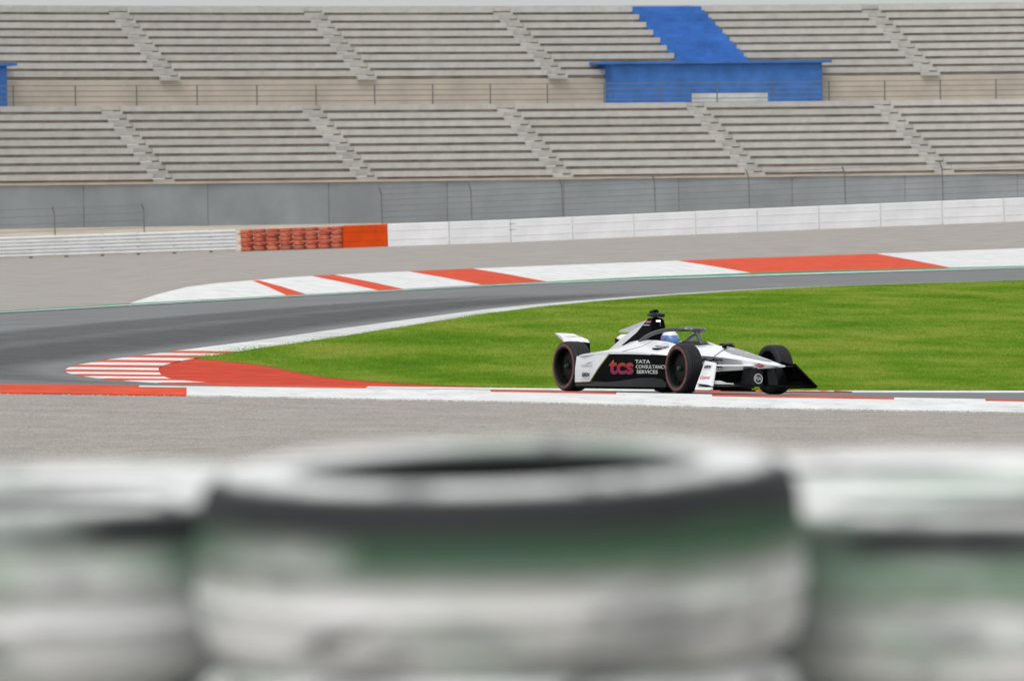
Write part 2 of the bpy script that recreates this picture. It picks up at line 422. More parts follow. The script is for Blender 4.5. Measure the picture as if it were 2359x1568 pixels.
# where along the loop: depth tells
wid = []
for p in O3:
    i = len(wid); apex = math.exp(-((p.y - 113.5) / 6.0) ** 2) if p.x < -1.5 else 0
    wid.append((0.55 + 0.85 * apex) if p.y < 114 else (np.interp(p.y, [114, 120, 126, 140, 160, 185, 215], [1.4, 1.15, 1.0, .95, .8, .5, .35])))
I3 = offset_in(O3, wid)
def up(p, dz): return Vector((p.x, p.y, T(p.x, p.y) + dz))
kerb_in = tag(empty('inner_kerb', Matrix.Translation(up(O3[450], 0))), kind='structure')
kerb_in["label"] = "red and white kerb curving round the inside of the bend"
inv = kerb_in.matrix_world.inverted()
bnd = [0]; cols = []
i = 0; arc = 0; red = False; blk = 0
step = LEN3 / 899
while i < 899:
    p = O3[i]
    L = 1.25 if (p.x < 0.6 and p.y < 126) else (4.2 if p.y < 108 else 3.0)
    j = min(899, i + max(2, int(L / step)))
    isred = red
    if p.y > 123 and p.x > -5.3: isred = False
    pm_ = O3[(i + j) // 2]
    if pm_.y < 109.5 and -3.7 < pm_.x < -.35: isred = True
    secs = []
    for k in range(i, j + 1, 1):
        a, b = O3[k], I3[k]
        secs.append([up(a, 0.004), up(a.lerp(b, .12), 0.010), up(a.lerp(b, .75), 0.018), up(b, 0.020), up(b, -0.05), up(a, -0.05)])
    mb = MB().loft([[inv @ q for q in r] for r in secs[::1]])
    m = MT['red_paint'] if isred else (MT['worn_white'] if (p.y > 128) else MT['white_paint'])
    if p.y < 230: fixnormals(mb.build('kerb_block', m, kerb_in, 40))
    red = not red; i = j

# rubber laid down round the bend: soft-edged dark bands on the asphalt
def rubber(w0, w1, tone):
    ia = next(i for i, p in enumerate(O3) if p.x < -1.0); ib = next(i for i, p in enumerate(O3) if p.y > 185)
    run = O3[ia:ib:4]
    rows_ = []
    for k, f in enumerate((0, .3, .7, 1)):
        rows_.append([up(p, .004) for p in offset_in(run, [-(w0 + (w1 - w0) * f)] * len(run))])
    nx_ = len(rows_[0]); vs = [p for r in rows_ for p in r]
    fs = [(j * nx_ + i, j * nx_ + i + 1, (j + 1) * nx_ + i + 1, (j + 1) * nx_ + i) for j in range(3) for i in range(nx_ - 1)]
    m = bpy.data.materials.new('rubbered_asphalt'); m.use_nodes = True; t = m.node_tree; b = t.nodes['Principled BSDF']
    b.inputs['Base Color'].default_value = (tone, tone, tone * 1.03, 1); b.inputs['Roughness'].default_value = .7; b.inputs['Specular IOR Level'].default_value = .2
    at = t.nodes.new('ShaderNodeAttribute'); at.attribute_name = 'edge'
    tc = t.nodes.new('ShaderNodeTexCoord'); nz = t.nodes.new('ShaderNodeTexNoise'); nz.inputs['Scale'].default_value = .8; nz.inputs['Detail'].default_value = 8
    t.links.new(tc.outputs['Object'], nz.inputs['Vector'])
    mu = t.nodes.new('ShaderNodeMath'); mu.operation = 'MULTIPLY'; t.links.new(at.outputs['Fac'], mu.inputs[0]); t.links.new(nz.outputs['Fac'], mu.inputs[1])
    t.links.new(mu.outputs[0], b.inputs['Alpha'])
    o = fixnormals(obj('rubber_marks', vs, fs, m, None, 60)); a = o.data.attributes.new('edge', 'FLOAT', 'POINT')
    a.data.foreach_set('value', (np.array([0, 1.3, 1.3, 0])[:, None] * np.clip(np.minimum(np.arange(nx_), np.arange(nx_)[::-1]) / 14.0, 0, 1)[None]).astype(np.float32).ravel()); tag(o, kind='structure')
rubber(.3, 3.6, .085); rubber(3.2, 6.4, .115)

# turf and red apron inside the ring: rows across from near edge to far edge
def edge_at(pl, xs_w):
    pass
near4 = [p for p in e4[:13]]; far4 = [p for p in e4[12:]]
tipx = near4[-1].x
nearI, _ = resample(near4, 220); farI, _ = resample(far4, 220)
nX = np.array([p.x for p in nearI]); nY = np.array([p.y for p in nearI])
fX = np.array([p.x for p in farI]); fY = np.array([p.y for p in farI])
o_ = np.argsort(nX); nX, nY = nX[o_], nY[o_]
o_ = np.argsort(fX); fX, fY = fX[o_], fY[o_]
def near_d(x): return np.interp(x, nX, nY)
def far_d(x): return np.interp(x, fX, fY)
gx = np.concatenate([np.linspace(tipx + .02, tipx + 3, 50), np.linspace(tipx + 3.2, 34, 90)])
vs = []; NG = 70
for k in range(NG + 1):
    t = (k / NG) ** 1.3
    for x in gx: vs.append([x, near_d(x) + (far_d(x) - near_d(x)) * t, 0])
vs = np.array(vs); vs[:, 2] = TZ(vs[:, 0], vs[:, 1]) + 0.010
nx = len(gx)
fs = [(j * nx + i, j * nx + i + 1, (j + 1) * nx + i + 1, (j + 1) * nx + i) for j in range(NG) for i in range(nx - 1)]
tag(obj('infield_turf', vs.tolist(), fs, MT['turf'], smooth=60), kind='structure')

# red painted apron between the kerb ring and the turf (sheet under the turf's front edge)
I3x = [(p.x, p.y) for p in I3]
ap_out = [Vector((p.x, p.y, 0)) for p in I3 if p.y < 121.5 and p.x < 0.2]
ap_out, _ = resample(ap_out, 140)
ctr = [Vector((max(p.x + .1, near4[-1].x + 0.8) * 0.5 + -0.6, 0, 0)) for p in ap_out]
# inner boundary: the turf's near edge, sampled the same way round
inner = [q for q in near4[3:]]                      # right -> tip
inner, _ = resample([Vector((0.2, near_d(0.2) , 0))] + inner, 140)
vs = []
for k in range(7):
    t = k / 6
    for a, b in zip(ap_out, inner):
        q = a.lerp(b, t); vs.append([q.x, q.y + (0.15 if k == 6 else 0), 0])
vs = np.array(vs); vs[:, 2] = TZ(vs[:, 0], vs[:, 1]) + 0.006
fs = [(j * 140 + i, j * 140 + i + 1, (j + 1) * 140 + i + 1, (j + 1) * 140 + i) for j in range(6) for i in range(139)]
tag(fixnormals(obj('red_apron', vs.tolist(), fs, MT['deep_red'], smooth=60)), kind='structure')

# grass blades over the turf
def grass(N):
    px = rng.uniform(-200, 2560, N * 3); 
    u = rng.random(N * 3); d = 105.5 + (215 - 105.5) * u ** 1.5
    X = (px - CX) / FPX * d
    ok = (X > tipx + .05) & (d > near_d(X) + 0.03) & (d < far_d(X) - 0.05)
    X, d = X[ok][:N], d[ok][:N]; n_ = len(X)
    z = TZ(X, d) + 0.009
    # shorter or taller in patches
    patch = 0.5 + 0.5 * np.sin(X * 1.3 + 2 * np.sin(d * .23)) * np.sin(d * .41 + X * .5)
    h = (0.018 + 0.022 * rng.random(n_)) * (0.75 + 0.5 * patch) * np.clip((far_d(X) - d) / 5.0, .25, 1); w = 0.005 + 0.005 * rng.random(n_) + 0.00008 * (d - 100)
    a = rng.random(n_) * math.pi; lean = rng.normal(0, .018, (n_, 2))
    ca, sa = np.cos(a) * w, np.sin(a) * w
    v = np.empty((n_, 3, 3))
    v[:, 0] = np.stack([X - ca, d - sa, z], 1); v[:, 1] = np.stack([X + ca, d + sa, z], 1)
    v[:, 2] = np.stack([X + lean[:, 0], d + lean[:, 1], z + h], 1)
    me = bpy.data.meshes.new('grass'); me.vertices.add(n_ * 3); me.vertices.foreach_set('co', v.ravel())
    me.loops.add(n_ * 3); me.loops.foreach_set('vertex_index', np.arange(n_ * 3, dtype=np.int32))
    me.polygons.add(n_); me.polygons.foreach_set('loop_start', np.arange(0, n_ * 3, 3, dtype=np.int32))
    try: me.polygons.foreach_set('loop_total', np.full(n_, 3, dtype=np.int32))
    except Exception: pass
    at = me.attributes.new('tone', 'FLOAT', 'POINT'); at.data.foreach_set('value', np.repeat(rng.random(n_), 3).astype(np.float32))
    me.update(); me.validate()
    m = bpy.data.materials.new('grass_blade'); m.use_nodes = True; t = m.node_tree; b = t.nodes['Principled BSDF']
    b.inputs['Roughness'].default_value = .7; b.inputs['Specular IOR Level'].default_value = .2
    ar = t.nodes.new('ShaderNodeAttribute'); ar.attribute_name = 'tone'
    tc = t.nodes.new('ShaderNodeTexCoord'); nz = t.nodes.new('ShaderNodeTexNoise'); nz.inputs['Scale'].default_value = 0.42; nz.inputs['Detail'].default_value = 7; nz.inputs['Roughness'].default_value = .65
    mpg = t.nodes.new('ShaderNodeMapping'); mpg.inputs['Scale'].default_value = (1.0, .35, 1); t.links.new(tc.outputs['Object'], mpg.inputs['Vector'])
    t.links.new(mpg.outputs[0], nz.inputs['Vector'])
    ad = t.nodes.new('ShaderNodeMath'); ad.operation = 'MULTIPLY_ADD'; ad.inputs[1].default_value = .16
    t.links.new(ar.outputs['Fac'], ad.inputs[0]); t.links.new(nz.outputs['Fac'], ad.inputs[2])
    rp = t.nodes.new('ShaderNodeValToRGB'); e = rp.color_ramp.elements
    e[0].position = .38; e[0].color = (.12, .265, .017, 1); e[1].position = .72; e[1].color = (.42, .45, .085, 1)
    k = e.new(.56); k.color = (.215, .37, .026, 1)
    t.links.new(ad.outputs[0], rp.inputs['Fac']); t.links.new(rp.outputs[0], b.inputs['Base Color'])
    tr = t.nodes.new('ShaderNodeBsdfTranslucent'); t.links.new(rp.outputs[0], tr.inputs['Color'])
    ms = t.nodes.new('ShaderNodeMixShader'); ms.inputs[0].default_value = .5
    t.links.new(b.outputs[0], ms.inputs[1]); t.links.new(tr.outputs[0], ms.inputs[2]); t.links.new(ms.outputs[0], t.nodes['Material Output'].inputs['Surface'])
    me.materials.append(m)
    tag(from_me('grass', me), 'short green grass of the infield behind the race car', 'grass', kind='stuff')
grass(430000)

# pebbles over the near gravel
def pebbles(N):
    px = rng.uniform(-250, 2600, N); d = 58 + (93.2 - 58) * rng.random(N) ** .8
    base = np.array([(0, 0, 1), (1, 0, 0), (0, 1, 0), (-1, 0, 0), (0, -1, 0)], float)
    tri = np.array([(0, 1, 2), (0, 2, 3), (0, 3, 4), (0, 4, 1)])
    l1x = np.array([p.x for p in r1]); l1z = np.array([p.z for p in r1])
    dd = [93.5, 84, 72, 58]; kk = [1, .75, .5, .3]
    X = (px - CX) / FPX * d
    Xe = X * 93.5 / d   # columns keep their x
    z = np.interp(X, l1x, l1z) * np.interp(-d, [-q for q in dd], kk)
    z += 0.02 * np.sin(X * .9 + d) * 0
    s = 0.006 + 0.012 * rng.random(N) ** 2
    a = rng.random(N) * 6.28
    ca, sa = np.cos(a), np.sin(a)
    sx = s * (0.8 + .7 * rng.random(N)); sy = s * (0.8 + .7 * rng.random(N)); sz = s * (.5 + .5 * rng.random(N))
    v = np.empty((N, 5, 3))
    lx = base[:, 0][None] * sx[:, None]; ly = base[:, 1][None] * sy[:, None]
    v[..., 0] = X[:, None] + lx * ca[:, None] - ly * sa[:, None]
    v[..., 1] = d[:, None] + lx * sa[:, None] + ly * ca[:, None]
    v[..., 2] = z[:, None] + base[:, 2][None] * sz[:, None] + 0.012
    f = (tri[None] + (np.arange(N) * 5)[:, None, None]).reshape(-1)
    nf = N * 4
    me = bpy.data.meshes.new('gravel_stones'); me.vertices.add(N * 5); me.vertices.foreach_set('co', v.ravel())
    me.loops.add(nf * 3); me.loops.foreach_set('vertex_index', f.astype(np.int32))
    me.polygons.add(nf); me.polygons.foreach_set('loop_start', np.arange(0, nf * 3, 3, dtype=np.int32))
    me.update(); me.validate(); me.materials.append(MT['pebble'])
    tag(from_me('gravel_stones', me), 'loose beige gravel stones in front of the near kerb', 'gravel', kind='stuff')
pebbles(90000)

# ------------------------------------------------------------------ near kerb (two strips of painted blocks)
def kerb_strip(name, label, la, lb, fa, fb, spans, za, zb, skirt=0.12, nm='kerb_block', parent=None):
    k = parent or tag(empty(name, Matrix.Translation(at_line(la, 1180))), kind='structure')
    if parent is None: k["label"] = label
    iv = k.matrix_world.inverted()
    for x0, x1, m, sk in spans:
        xs = [x0 + (x1 - x0) * i / max(2, int((x1 - x0) / 60)) for i in range(max(2, int((x1 - x0) / 60)) + 1)]
        rings = []
        for x in xs:
            a, b = at_line(la, x + sk * fa), at_line(lb, x + sk * fa)
            a2, b2 = at_line(la, x + sk * fb), at_line(lb, x + sk * fb)
            p = a.lerp(b, fa) + Vector((0, 0, za)); q = a2.lerp(b2, fb) + Vector((0, 0, zb))
            mid = p.lerp(q, .5) + Vector((0, 0, .012))
            rings.append([iv @ p, iv @ mid, iv @ q, iv @ (q - Vector((0, 0, skirt))), iv @ (p - Vector((0, 0, skirt)))])
        fixnormals(MB().loft(rings).build(nm, m, k, 35))
    return k
w, r_ = MT['white_paint'], MT['red_paint']
nk = kerb_strip('outer_kerb', 'long flat red and white kerb between the gravel and the race track', L1, L2, 0.0, 0.76,
    [(-900, -420, w, 0), (-420, 430, r_, 0), (430, 1000, w, 0), (1000, 1560, w, 0), (1560, 2120, w, 0), (2120, 2760, w, 0), (2760, 3300, w, 0)], 0.0, 0.016)
kerb_strip('', '', L1, L2, 0.76, 1.0,
    [(-900, -300, w, 0), (-300, 320, r_, 0), (320, 1130, w, 0), (1130, 1420, r_, 0), (1420, 1640, w, 0), (1640, 2060, r_, 0), (2060, 2270, w, 0), (2270, 2700, r_, 0), (2700, 3300, w, 0)], 0.018, 0.004, parent=nk)

# white edge line and green strip, then the wide banked kerb beyond the far track
loft_lines('white_edge_line', [[p.lerp(q, .06) + Vector((0, 0, .02)) for p, q in zip(row(L6), row(L6b))], [p.lerp(q, .30) + Vector((0, 0, .022)) for p, q in zip(row(L6), row(L6b))]], XS, MT['white_paint'])
loft_lines('green_verge_strip', [row(L6, .010), row(L6b, .012)], XS, MT['green_paint'])
fk = kerb_strip('far_kerb', 'wide banked red and white kerb beyond the far stretch of race track', L6b, L7, 0.0, 1.0,
    [(302, 500, w, -4), (500, 660, w, -80), (660, 705, r_, -110), (705, 870, w, -130), (870, 930, r_, -150), (930, 1110, w, -160), (1110, 1260, r_, -170), (1260, 1730, w, -170), (1730, 2190, r_, -170), (2190, 2640, w, -170), (2640, 3100, r_, -170)], 0.012, 0.0, 0.3)

# far gravel and verge
xsl = XS
loft_lines('far_gravel_trap', [[p + Vector((0, .05, -0.01)) for p in row(L7)], [p + Vector((0, .5, 0)) for p in row(L8)]], XS, MT['gravel'], 10)

# ------------------------------------------------------------------ grandstand
SLOPE = 0.5; PHI = math.atan(SLOPE); SN, CN = math.sin(PHI), math.cos(PHI)
c0 = P(1179.5, 411, 395.0); Z0 = c0.z
def SD(s): return 395.0 + SLOPE * s - 0.006 * s * s
def S(s, b, z): return Vector((s - b * SN, SD(s) + b * CN, z))
stand_o = S(0, 0, Z0)
stand = empty('grandstand', Matrix.Translation(stand_o))
tag(stand, 'long concrete grandstand with stepped benches and blue entrance blocks behind the barrier', 'grandstand')
SI = stand.matrix_world.inverted()
def sbox(mb, s0, s1, b0, b1, z0, z1, inv=SI, nseg=None):
    n_ = nseg or max(1, int((s1 - s0) / 4)); rings = []
    for k in range(n_ + 1):
        s = s0 + (s1 - s0) * k / n_
        rings.append([inv @ S(s, b0, z0), inv @ S(s, b1, z0), inv @ S(s, b1, z1), inv @ S(s, b0, z1)])
    return mb.loft(rings)
def spart(name, m, parent, *boxes, inv=SI):
    mb = MB()
    for b in boxes: sbox(mb, *b, inv=inv)
    return fixnormals(mb.build(name, m, parent))
S0, S1 = -46.0, 60.0
RH, RD = 0.44, 0.80
ais_l = [-17.5 + 10.1 * i for i in range(-2, 8)]
ais_u = [a + 4.2 for a in ais_l]
BLU = 15.9
def secs(aisles, aw):
    e = [S0]
    for a in aisles: e += [a - aw / 2, a + aw / 2]
    e.append(S1); return [(e[i], e[i + 1]) for i in range(0, len(e), 2) if e[i + 1] - e[i] > .3]
for k in range(1, 10):
    zt = Z0 + RH * k; b0 = RD * (k - 1)
    for a, b in secs(ais_l, .95): spart('bench', MT['concrete'], stand, (a, b, b0 + rng.uniform(-.01, .01), b0 + RD + .14, zt - .285, zt))
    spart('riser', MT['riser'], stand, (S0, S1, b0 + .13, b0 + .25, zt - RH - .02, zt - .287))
    for a in ais_l:
        spart('step', MT['stepc'], stand, (a - .465, a + .465, b0 + .05, b0 + RD + .12, zt - .22, zt - .012), (a - .465, a + .465, b0 - .30, b0 - .002, zt - RH - .02, zt - RH / 2 - .06))
Z9 = Z0 + RH * 9; B9 = RD * 9
spart('walkway', MT['concrete'], stand, (S0, S1, B9 + .16, B9 + 2.6, Z9 - .2, Z9 - .006))
spart('walkway_wall', MT['beige'], stand, (S0, S1, B9 + 2.5, B9 + 2.75, Z9 - .2, Z9 + 1.36))
ZU = Z9 + 1.40; BU = B9 + 2.5
for k in range(1, 10):
    zt = ZU + RH * k; b0 = BU + RD * (k - 1)
    blue = (BLU - 1.9, BLU + 1.9)
    for a, b in secs(ais_u, .95):
        parts = [(a, b)]
        for lo, hi in (blue, (BLU - 42.5 - 1.9, BLU - 42.5 + 1.9)):
            nn = []
            for p in parts:
                if p[1] <= lo or p[0] >= hi: nn.append(p); continue
                if lo - p[0] > .3: nn.append((p[0], lo))
                if p[1] - hi > .3: nn.append((hi, p[1]))
            parts = nn
        for p in parts: spart('bench', MT['concrete'], stand, (p[0], p[1], b0 + rng.uniform(-.01, .01), b0 + RD + .14, zt - .285, zt))
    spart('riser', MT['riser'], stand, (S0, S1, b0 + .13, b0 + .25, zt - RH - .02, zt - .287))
    for a in ais_u:
        if blue[0] - .7 < a < blue[1] + .7: continue
        spart('step', MT['stepc'], stand, (a - .465, a + .465, b0 + .05, b0 + RD + .12, zt - .22, zt - .012), (a - .465, a + .465, b0 - .30, b0 - .002, zt - RH - .02, zt - RH / 2 - .06))
    for bc in (BLU, BLU - 42.5):
        spart('blue_stair', MT['blue'], stand, (bc - 1.88, bc + 1.88, b0 + .02, b0 + RD + .12, zt - .30, zt + .01), (bc - 1.88, bc + 1.88, b0 - .38, b0 + .015, zt - RH - .02, zt - RH / 2))
spart('back_parapet', MT['concrete'], stand, (S0, S1, BU + RD * 9 + .16, BU + RD * 9 + .4, ZU + RH * 8, ZU + RH * 9 + .10))
for bc in (BLU, BLU - 42.5):
    blk = spart('entrance_block', MT['blue'], stand, (bc - 6.4, bc + 5.0, BU - .75, BU + 1.5, Z9 - .005, ZU + .70))
    ns = 8
    for q in range(ns):
        s0_ = bc - 6.38 + 11.36 * q / ns
        if -2.3 < s0_ - bc < 2.0: continue
        spart('panel', MT['blue'], blk, (s0_ + .02, s0_ + 11.36 / ns - .02, BU - .785, BU - .752, Z9 + .06, ZU + .62))
    spart('roof_slab', MT['blue'], blk, (bc - 6.9, bc + 5.4, BU - 1.05, BU + 1.7, ZU + .702, ZU + .84))
    spart('white_panel', MT['worn_white'], blk, (bc - 2.1, bc + 2.0, BU - .80, BU - .752, Z9 + .05, Z9 + .50))  # plain white band on the block front, no lettering
# front wall under the stand
fw = empty('front_wall', Matrix.Translation(S(0, -1.6, 1.0)))
tag(fw, 'blue grey concrete wall of tall panels under the grandstand', 'wall')
FI = fw.matrix_world.inverted()
s = S0
while s < S1:
    spart('wall_panel', MT['wall'], fw, (s + .012, min(S1, s + 6.0) - .012, -1.75 + rng.uniform(-.006, .006), -1.5, .6, Z0 - .10), inv=FI); s += 6.0
spart('wall_coping', MT['beige'], fw, (S0, S1, -1.85, 0.1, Z0 - .098, Z0 + .02), inv=FI)
# railing on the walkway
rl = empty('walkway_railing', Matrix.Translation(S(0, B9 + .5, Z9)))
tag(rl, 'thin grey steel railing with four rails along the grandstand walkway', 'railing')
RI = rl.matrix_world.inverted()
for z in (.22, .50, .78, 1.06): spart('rail', MT['steel'], rl, (S0, S1, B9 + .50, B9 + .545, Z9 + z - .018, Z9 + z + .018), inv=RI)
s = S0
while s < S1:
    spart('post', MT['steel'], rl, (s, s + .05, B9 + .55, B9 + .59, Z9 - .01, Z9 + 1.09), inv=RI); s += 3.03

# verge of bare earth behind the barrier up to the wall
vr = []
for k in range(5):
    t = k / 4; rr = []
    for x in XS:
        p = at_line(L8, x) + Vector((0, .5, 0))
        q = Vector((p.x, 0, 0)); s_ = p.x; q = S(s_ - 1.7 * SN, -1.7, 1.70)
        z = p.z + (max(1.72, p.z + .05) - p.z) * min(1, t * 1.0)
        rr.append(Vector((p.x + (q.x - p.x) * t, p.y + (q.y - p.y) * t, z)))
    vr.append(rr)
loft_lines('earth_verge', vr, XS, MT['beige'])

# ------------------------------------------------------------------ barrier along the far gravel
def bpoint(px, off=0.0):
    p = at_line(L8, px); return p + Vector((0, off, 0))
def bframe(px0, px1, off=0.0):
    a, b = bpoint(px0, off), bpoint(px1, off); x = (b - a); ln = x.length; x.normalize()
    y = Vector((0, 0, 1)).cross(x).normalized(); z = x.cross(y)
    m = Matrix((x, y, z)).transposed().to_4x4(); m.translation = a
    return m, ln
ORD = ['first', 'second', 'third', 'fourth', 'fifth', 'sixth', 'seventh', 'eighth', 'ninth', 'tenth', 'eleventh', 'twelfth', 'thirteenth', 'fourteenth', 'fifteenth']
# steel guard rail on the left
mw, ln = bframe(-520, 545)
gr = tag(empty('guard_rail', mw), 'white corrugated steel guard rail at the left end of the barrier', 'guard rail')
prof = []
for k in range(3):
    zb = .06 + k * .335
    prof = [(0, zb), (-.075, zb + .045), (-.075, zb + .10), (-.01, zb + .145), (-.01, zb + .175), (-.075, zb + .22), (-.075, zb + .275), (0, zb + .315)]
    ring = prof + [(y + .012, z) for y, z in prof[::-1]]
    fixnormals(MB().loft([[(x, y, z) for y, z in ring] for x in (0, ln * .25, ln * .5, ln * .75, ln)]).build('beam', MT['rail_white'], gr, 25))
x = .6
while x < ln:
    MB().box((x, .02, -.1), (x + .12, .16, 1.06)).build('post', MT['steel'], gr); x += 2.0
# red tyre bundles
def mk_tyre(r, w, seg, grooves=True):
    h = w / 2
    pr = [(r * .60, -h * .80), (r * .72, -h), (r * .90, -h * .98), (r * .975, -h * .78), (r, -h * .60)]
    if grooves:
        for g_ in (-.32, .0, .32):
            pr += [(r, h * (g_ - .06)), (r * .972, h * (g_ - .045)), (r * .972, h * (g_ + .045)), (r, h * (g_ + .06))]
    pr += [(r, h * .60), (r * .975, h * .78), (r * .90, h * .98), (r * .72, h), (r * .60, h * .80), (r * .63, h * .5), (r * .80, 0), (r * .63, -h * .5)]
    mb = MB().lathe(pr, seg, 'z'); me = mesh('tyre', mb.v, mb.f, 40)
    import bmesh
    bm = bmesh.new(); bm.from_mesh(me); bmesh.ops.recalc_face_normals(bm, faces=bm.faces); bm.to_mesh(me); bm.free()
    return me
rt = mk_tyre(.31, .205, 22, False); rt.materials.append(MT['red_tyre'])
for bi, (x0, x1, lab) in enumerate([(548, 668, 'bundle of stacked red painted tyres next to the white guard rail'), (668, 788, 'bundle of stacked red painted tyres next to the bright orange block')]):
    mw, ln = bframe(x0, x1, -.05)
    tb = tag(empty('tyre_bundle', mw), lab, 'tyre barrier', 'red tyre bundles in the far barrier')
    for i in range(4):
        for k in range(5):
            from_me('tyre', rt, tb, Matrix.Translation((ln * (i + .5) / 4 + rng.uniform(-.02, .02), .30 + rng.uniform(-.02, .02), .105 + k * .206)) @ Matrix.Rotation(rng.uniform(0, 6), 4, 'Z'))
    MB().box((.02, .02, .36), (ln - .02, .032, .42)).box((.02, .02, .80), (ln - .02, .032, .86)).build('strap', MT['red_tyre'], tb)
def block(px0, px1, m, name, label, cat, group=None, H=1.05):
    mw, ln = bframe(px0, px1)
    o = tag(empty(name, mw), label, cat, group)
    e = .012; c = .035
    ring = lambda x, k: [(x, 0 + k, 0), (x, 0 + k, H - c - k), (x, c + k, H - k), (x, .55 - c - k, H - k), (x, .55 - k, H - c - k), (x, .55 - k, 0)]
    fixnormals(MB().loft([ring(e, .02), ring(e + .02, 0), ring(ln * .5, 0), ring(ln - e - .02, 0), ring(ln - e, .02)]).build('body', m, o, 35))
    MB().box((.10, -.012, .30), (ln - .10, -.002, .345)).box((.10, -.012, .72), (ln - .10, -.002, .765)).build('strap', m, o)
    return o
block(790, 893, MT['orange'], 'barrier_block', 'bright orange plastic barrier block between red tyres and white blocks', 'barrier')
edges = [893 + i * 142 for i in range(15)]
for i in range(14):
    if edges[i] > 2600: break
    lab = ('white barrier block directly right of the orange block' if i == 0 else
           ORD[i] + ' white barrier block counting right from the orange block')
    block(edges[i], edges[i + 1], MT['belt_white'], 'barrier_block', lab, 'barrier', 'white blocks of the far barrier')

# catch fences: posts and cables
def fence(name, px0, px1, label, top, ncab, off=1.2):
    mw, ln = bframe(px0, px1, off)
    f_ = tag(empty(name, mw), label, 'fence', 'catch fences behind the far barrier')
    for k in range(ncab):
        z = .55 + (top - .6) * k / (ncab - 1)
        MB().tube([(0, 0, z), (ln / 2, 0, z - .015), (ln, 0, z)], .011, 5).build('cable', MT['steel'], f_)
    x = 0.0
    while x < ln + .1:
        MB().tube([(x, .05, -.4), (x, .05, top - .3), (x, -.12, top + .02)], .032, 6).build('post', MT['steel'], f_); x += ln / max(1, round(ln / 5.0))
fence('catch_fence', 880, 2640, 'catch fence of thin cables above the white barrier blocks', 2.75, 9)
fence('catch_fence', -480, 330, 'catch fence of thin cables above the white guard rail', 2.4, 6)

# ------------------------------------------------------------------ race car
TH = rad(61.8)
ax = P(1679.5, 903, 100.0); ax0 = Vector((ax.x, 100.0, T(ax.x, 100.0)))
hx = Vector((math.cos(TH), -math.sin(TH), 0)); hy = Vector((math.sin(TH), math.cos(TH), 0))
def slope(v, l): 
    return (T(ax0.x + v.x * l, ax0.y + v.y * l) - T(ax0.x, ax0.y)) / l
cxv = (-(Vector((-hx.x, -hx.y, slope(-hx, 2.97))))).normalized()
sy_ = (T(ax0.x + hy.x * .7, ax0.y + hy.y * .7) - T(ax0.x - hy.x * .7, ax0.y - hy.y * .7)) / 1.4
cyv = Vector((hy.x, hy.y, sy_)); czv = cxv.cross(cyv).normalized(); cyv = czv.cross(cxv).normalized()
CM = Matrix((cxv, cyv, czv)).transposed().to_4x4(); CM.translation = ax0 + Vector((0, 0, .004))
car = tag(empty('race_car', CM), 'white and black open wheel electric race car cornering on the track', 'race car')

def cr(st, sub=4):
    """catmull-rom between stations: each station = (x, [(y,z)...])"""
    out = []
    for i in range(len(st) - 1):
        p0, p1, p2, p3 = st[max(i - 1, 0)], st[i], st[i + 1], st[min(i + 2, len(st) - 1)]
        for k in range(sub):
            t = k / sub; f = lambda a, b, c, d: .5 * (2 * b + (c - a) * t + (2 * a - 5 * b + 4 * c - d) * t * t + (3 * b - a - 3 * c + d) * t ** 3)
            out.append((p1[0] + (p2[0] - p1[0]) * t, [(f(a[0], b[0], c[0], d[0]), f(a[1], b[1], c[1], d[1])) for a, b, c, d in zip(p0[1], p1[1], p2[1], p3[1])]))
    out.append(st[-1]); return out
def sym(half):  # half from top centre to bottom centre (y>=0) -> closed ring
    return half + [(-y, z) for y, z in half[::-1] if y > 1e-6]
def body(name, st, m, parent=car, sub=4, smooth=28, symm=True):
    st = cr(st, sub)
    rings = [[(x, y, z) for y, z in (sym(h) if symm else h)] for x, h in st]
    return fixnormals(MB().loft(rings).build(name, m, parent, smooth))
def side(name, st, m, sgn, parent=car, sub=3, smooth=28):
    st = cr(st, sub)
    return fixnormals(MB().loft([[(x, y * sgn, z) for y, z in h] for x, h in st]).build(name, m, parent, smooth))

nose = body('nose', [
    (1.36, [(0, .388), (.045, .384), (.062, .374), (.055, .366), (.04, .360), (0, .358)]),
    (1.18, [(0, .424), (.060, .408), (.098, .392), (.095, .376), (.080, .346), (0, .342)]),
    (0.90, [(0, .474), (.085, .444), (.135, .418), (.130, .392), (.112, .330), (0, .326)]),
    (0.50, [(0, .546), (.110, .494), (.180, .452), (.160, .405), (.140, .312), (0, .306)]),
    (0.05, [(0, .608), (.140, .548), (.235, .482), (.188, .410), (.165, .292), (0, .284)]),
    (-.40, [(0, .634), (.185, .592), (.295, .500), (.225, .415), (.200, .255), (0, .245)]),
    (-.86, [(0, .640), (.240, .632), (.350, .512), (.285, .420), (.230, .180), (0, .165)])], MT['cwhite'])
# dark livery panel on the nose top with lettering
NST = [(1.18, .424, .060, .408), (.90, .474, .085, .444), (.50, .546, .110, .494), (.05, .608, .140, .548), (-.40, .634, .185, .592)]
def nose_top(x, y):     # point on the nose's upper face
    f = lambda k: float(np.interp(-x, [-q[0] for q in NST], [q[k] for q in NST]))
    return Vector((x, y, f(1) + (f(3) - f(1)) * abs(y) / f(2)))
pv = []
for x, fr in ((1.12, .55), (.95, .85), (.70, .97), (.45, .97), (.25, .97), (.08, .78), (-.06, .40), (-.14, .06)):
    w_ = fr * float(np.interp(-x, [-q[0] for q in NST], [q[2] for q in NST]))
    pv.append([nose_top(x, k * w_) + Vector((0, k * .002, .006)) for k in (1, .5, 0, -.5, -1)])
fixnormals(MB().loft(pv, cap=False, close=False).build('nose_panel', MT['cgrey'], nose, 40))
MB().box((-.045, -.09, .600), (.005, -.045, .632)).box((-.045, .03, .600), (.005, .075, .632)).build('nose_sensor', MT['cblack'], nose)
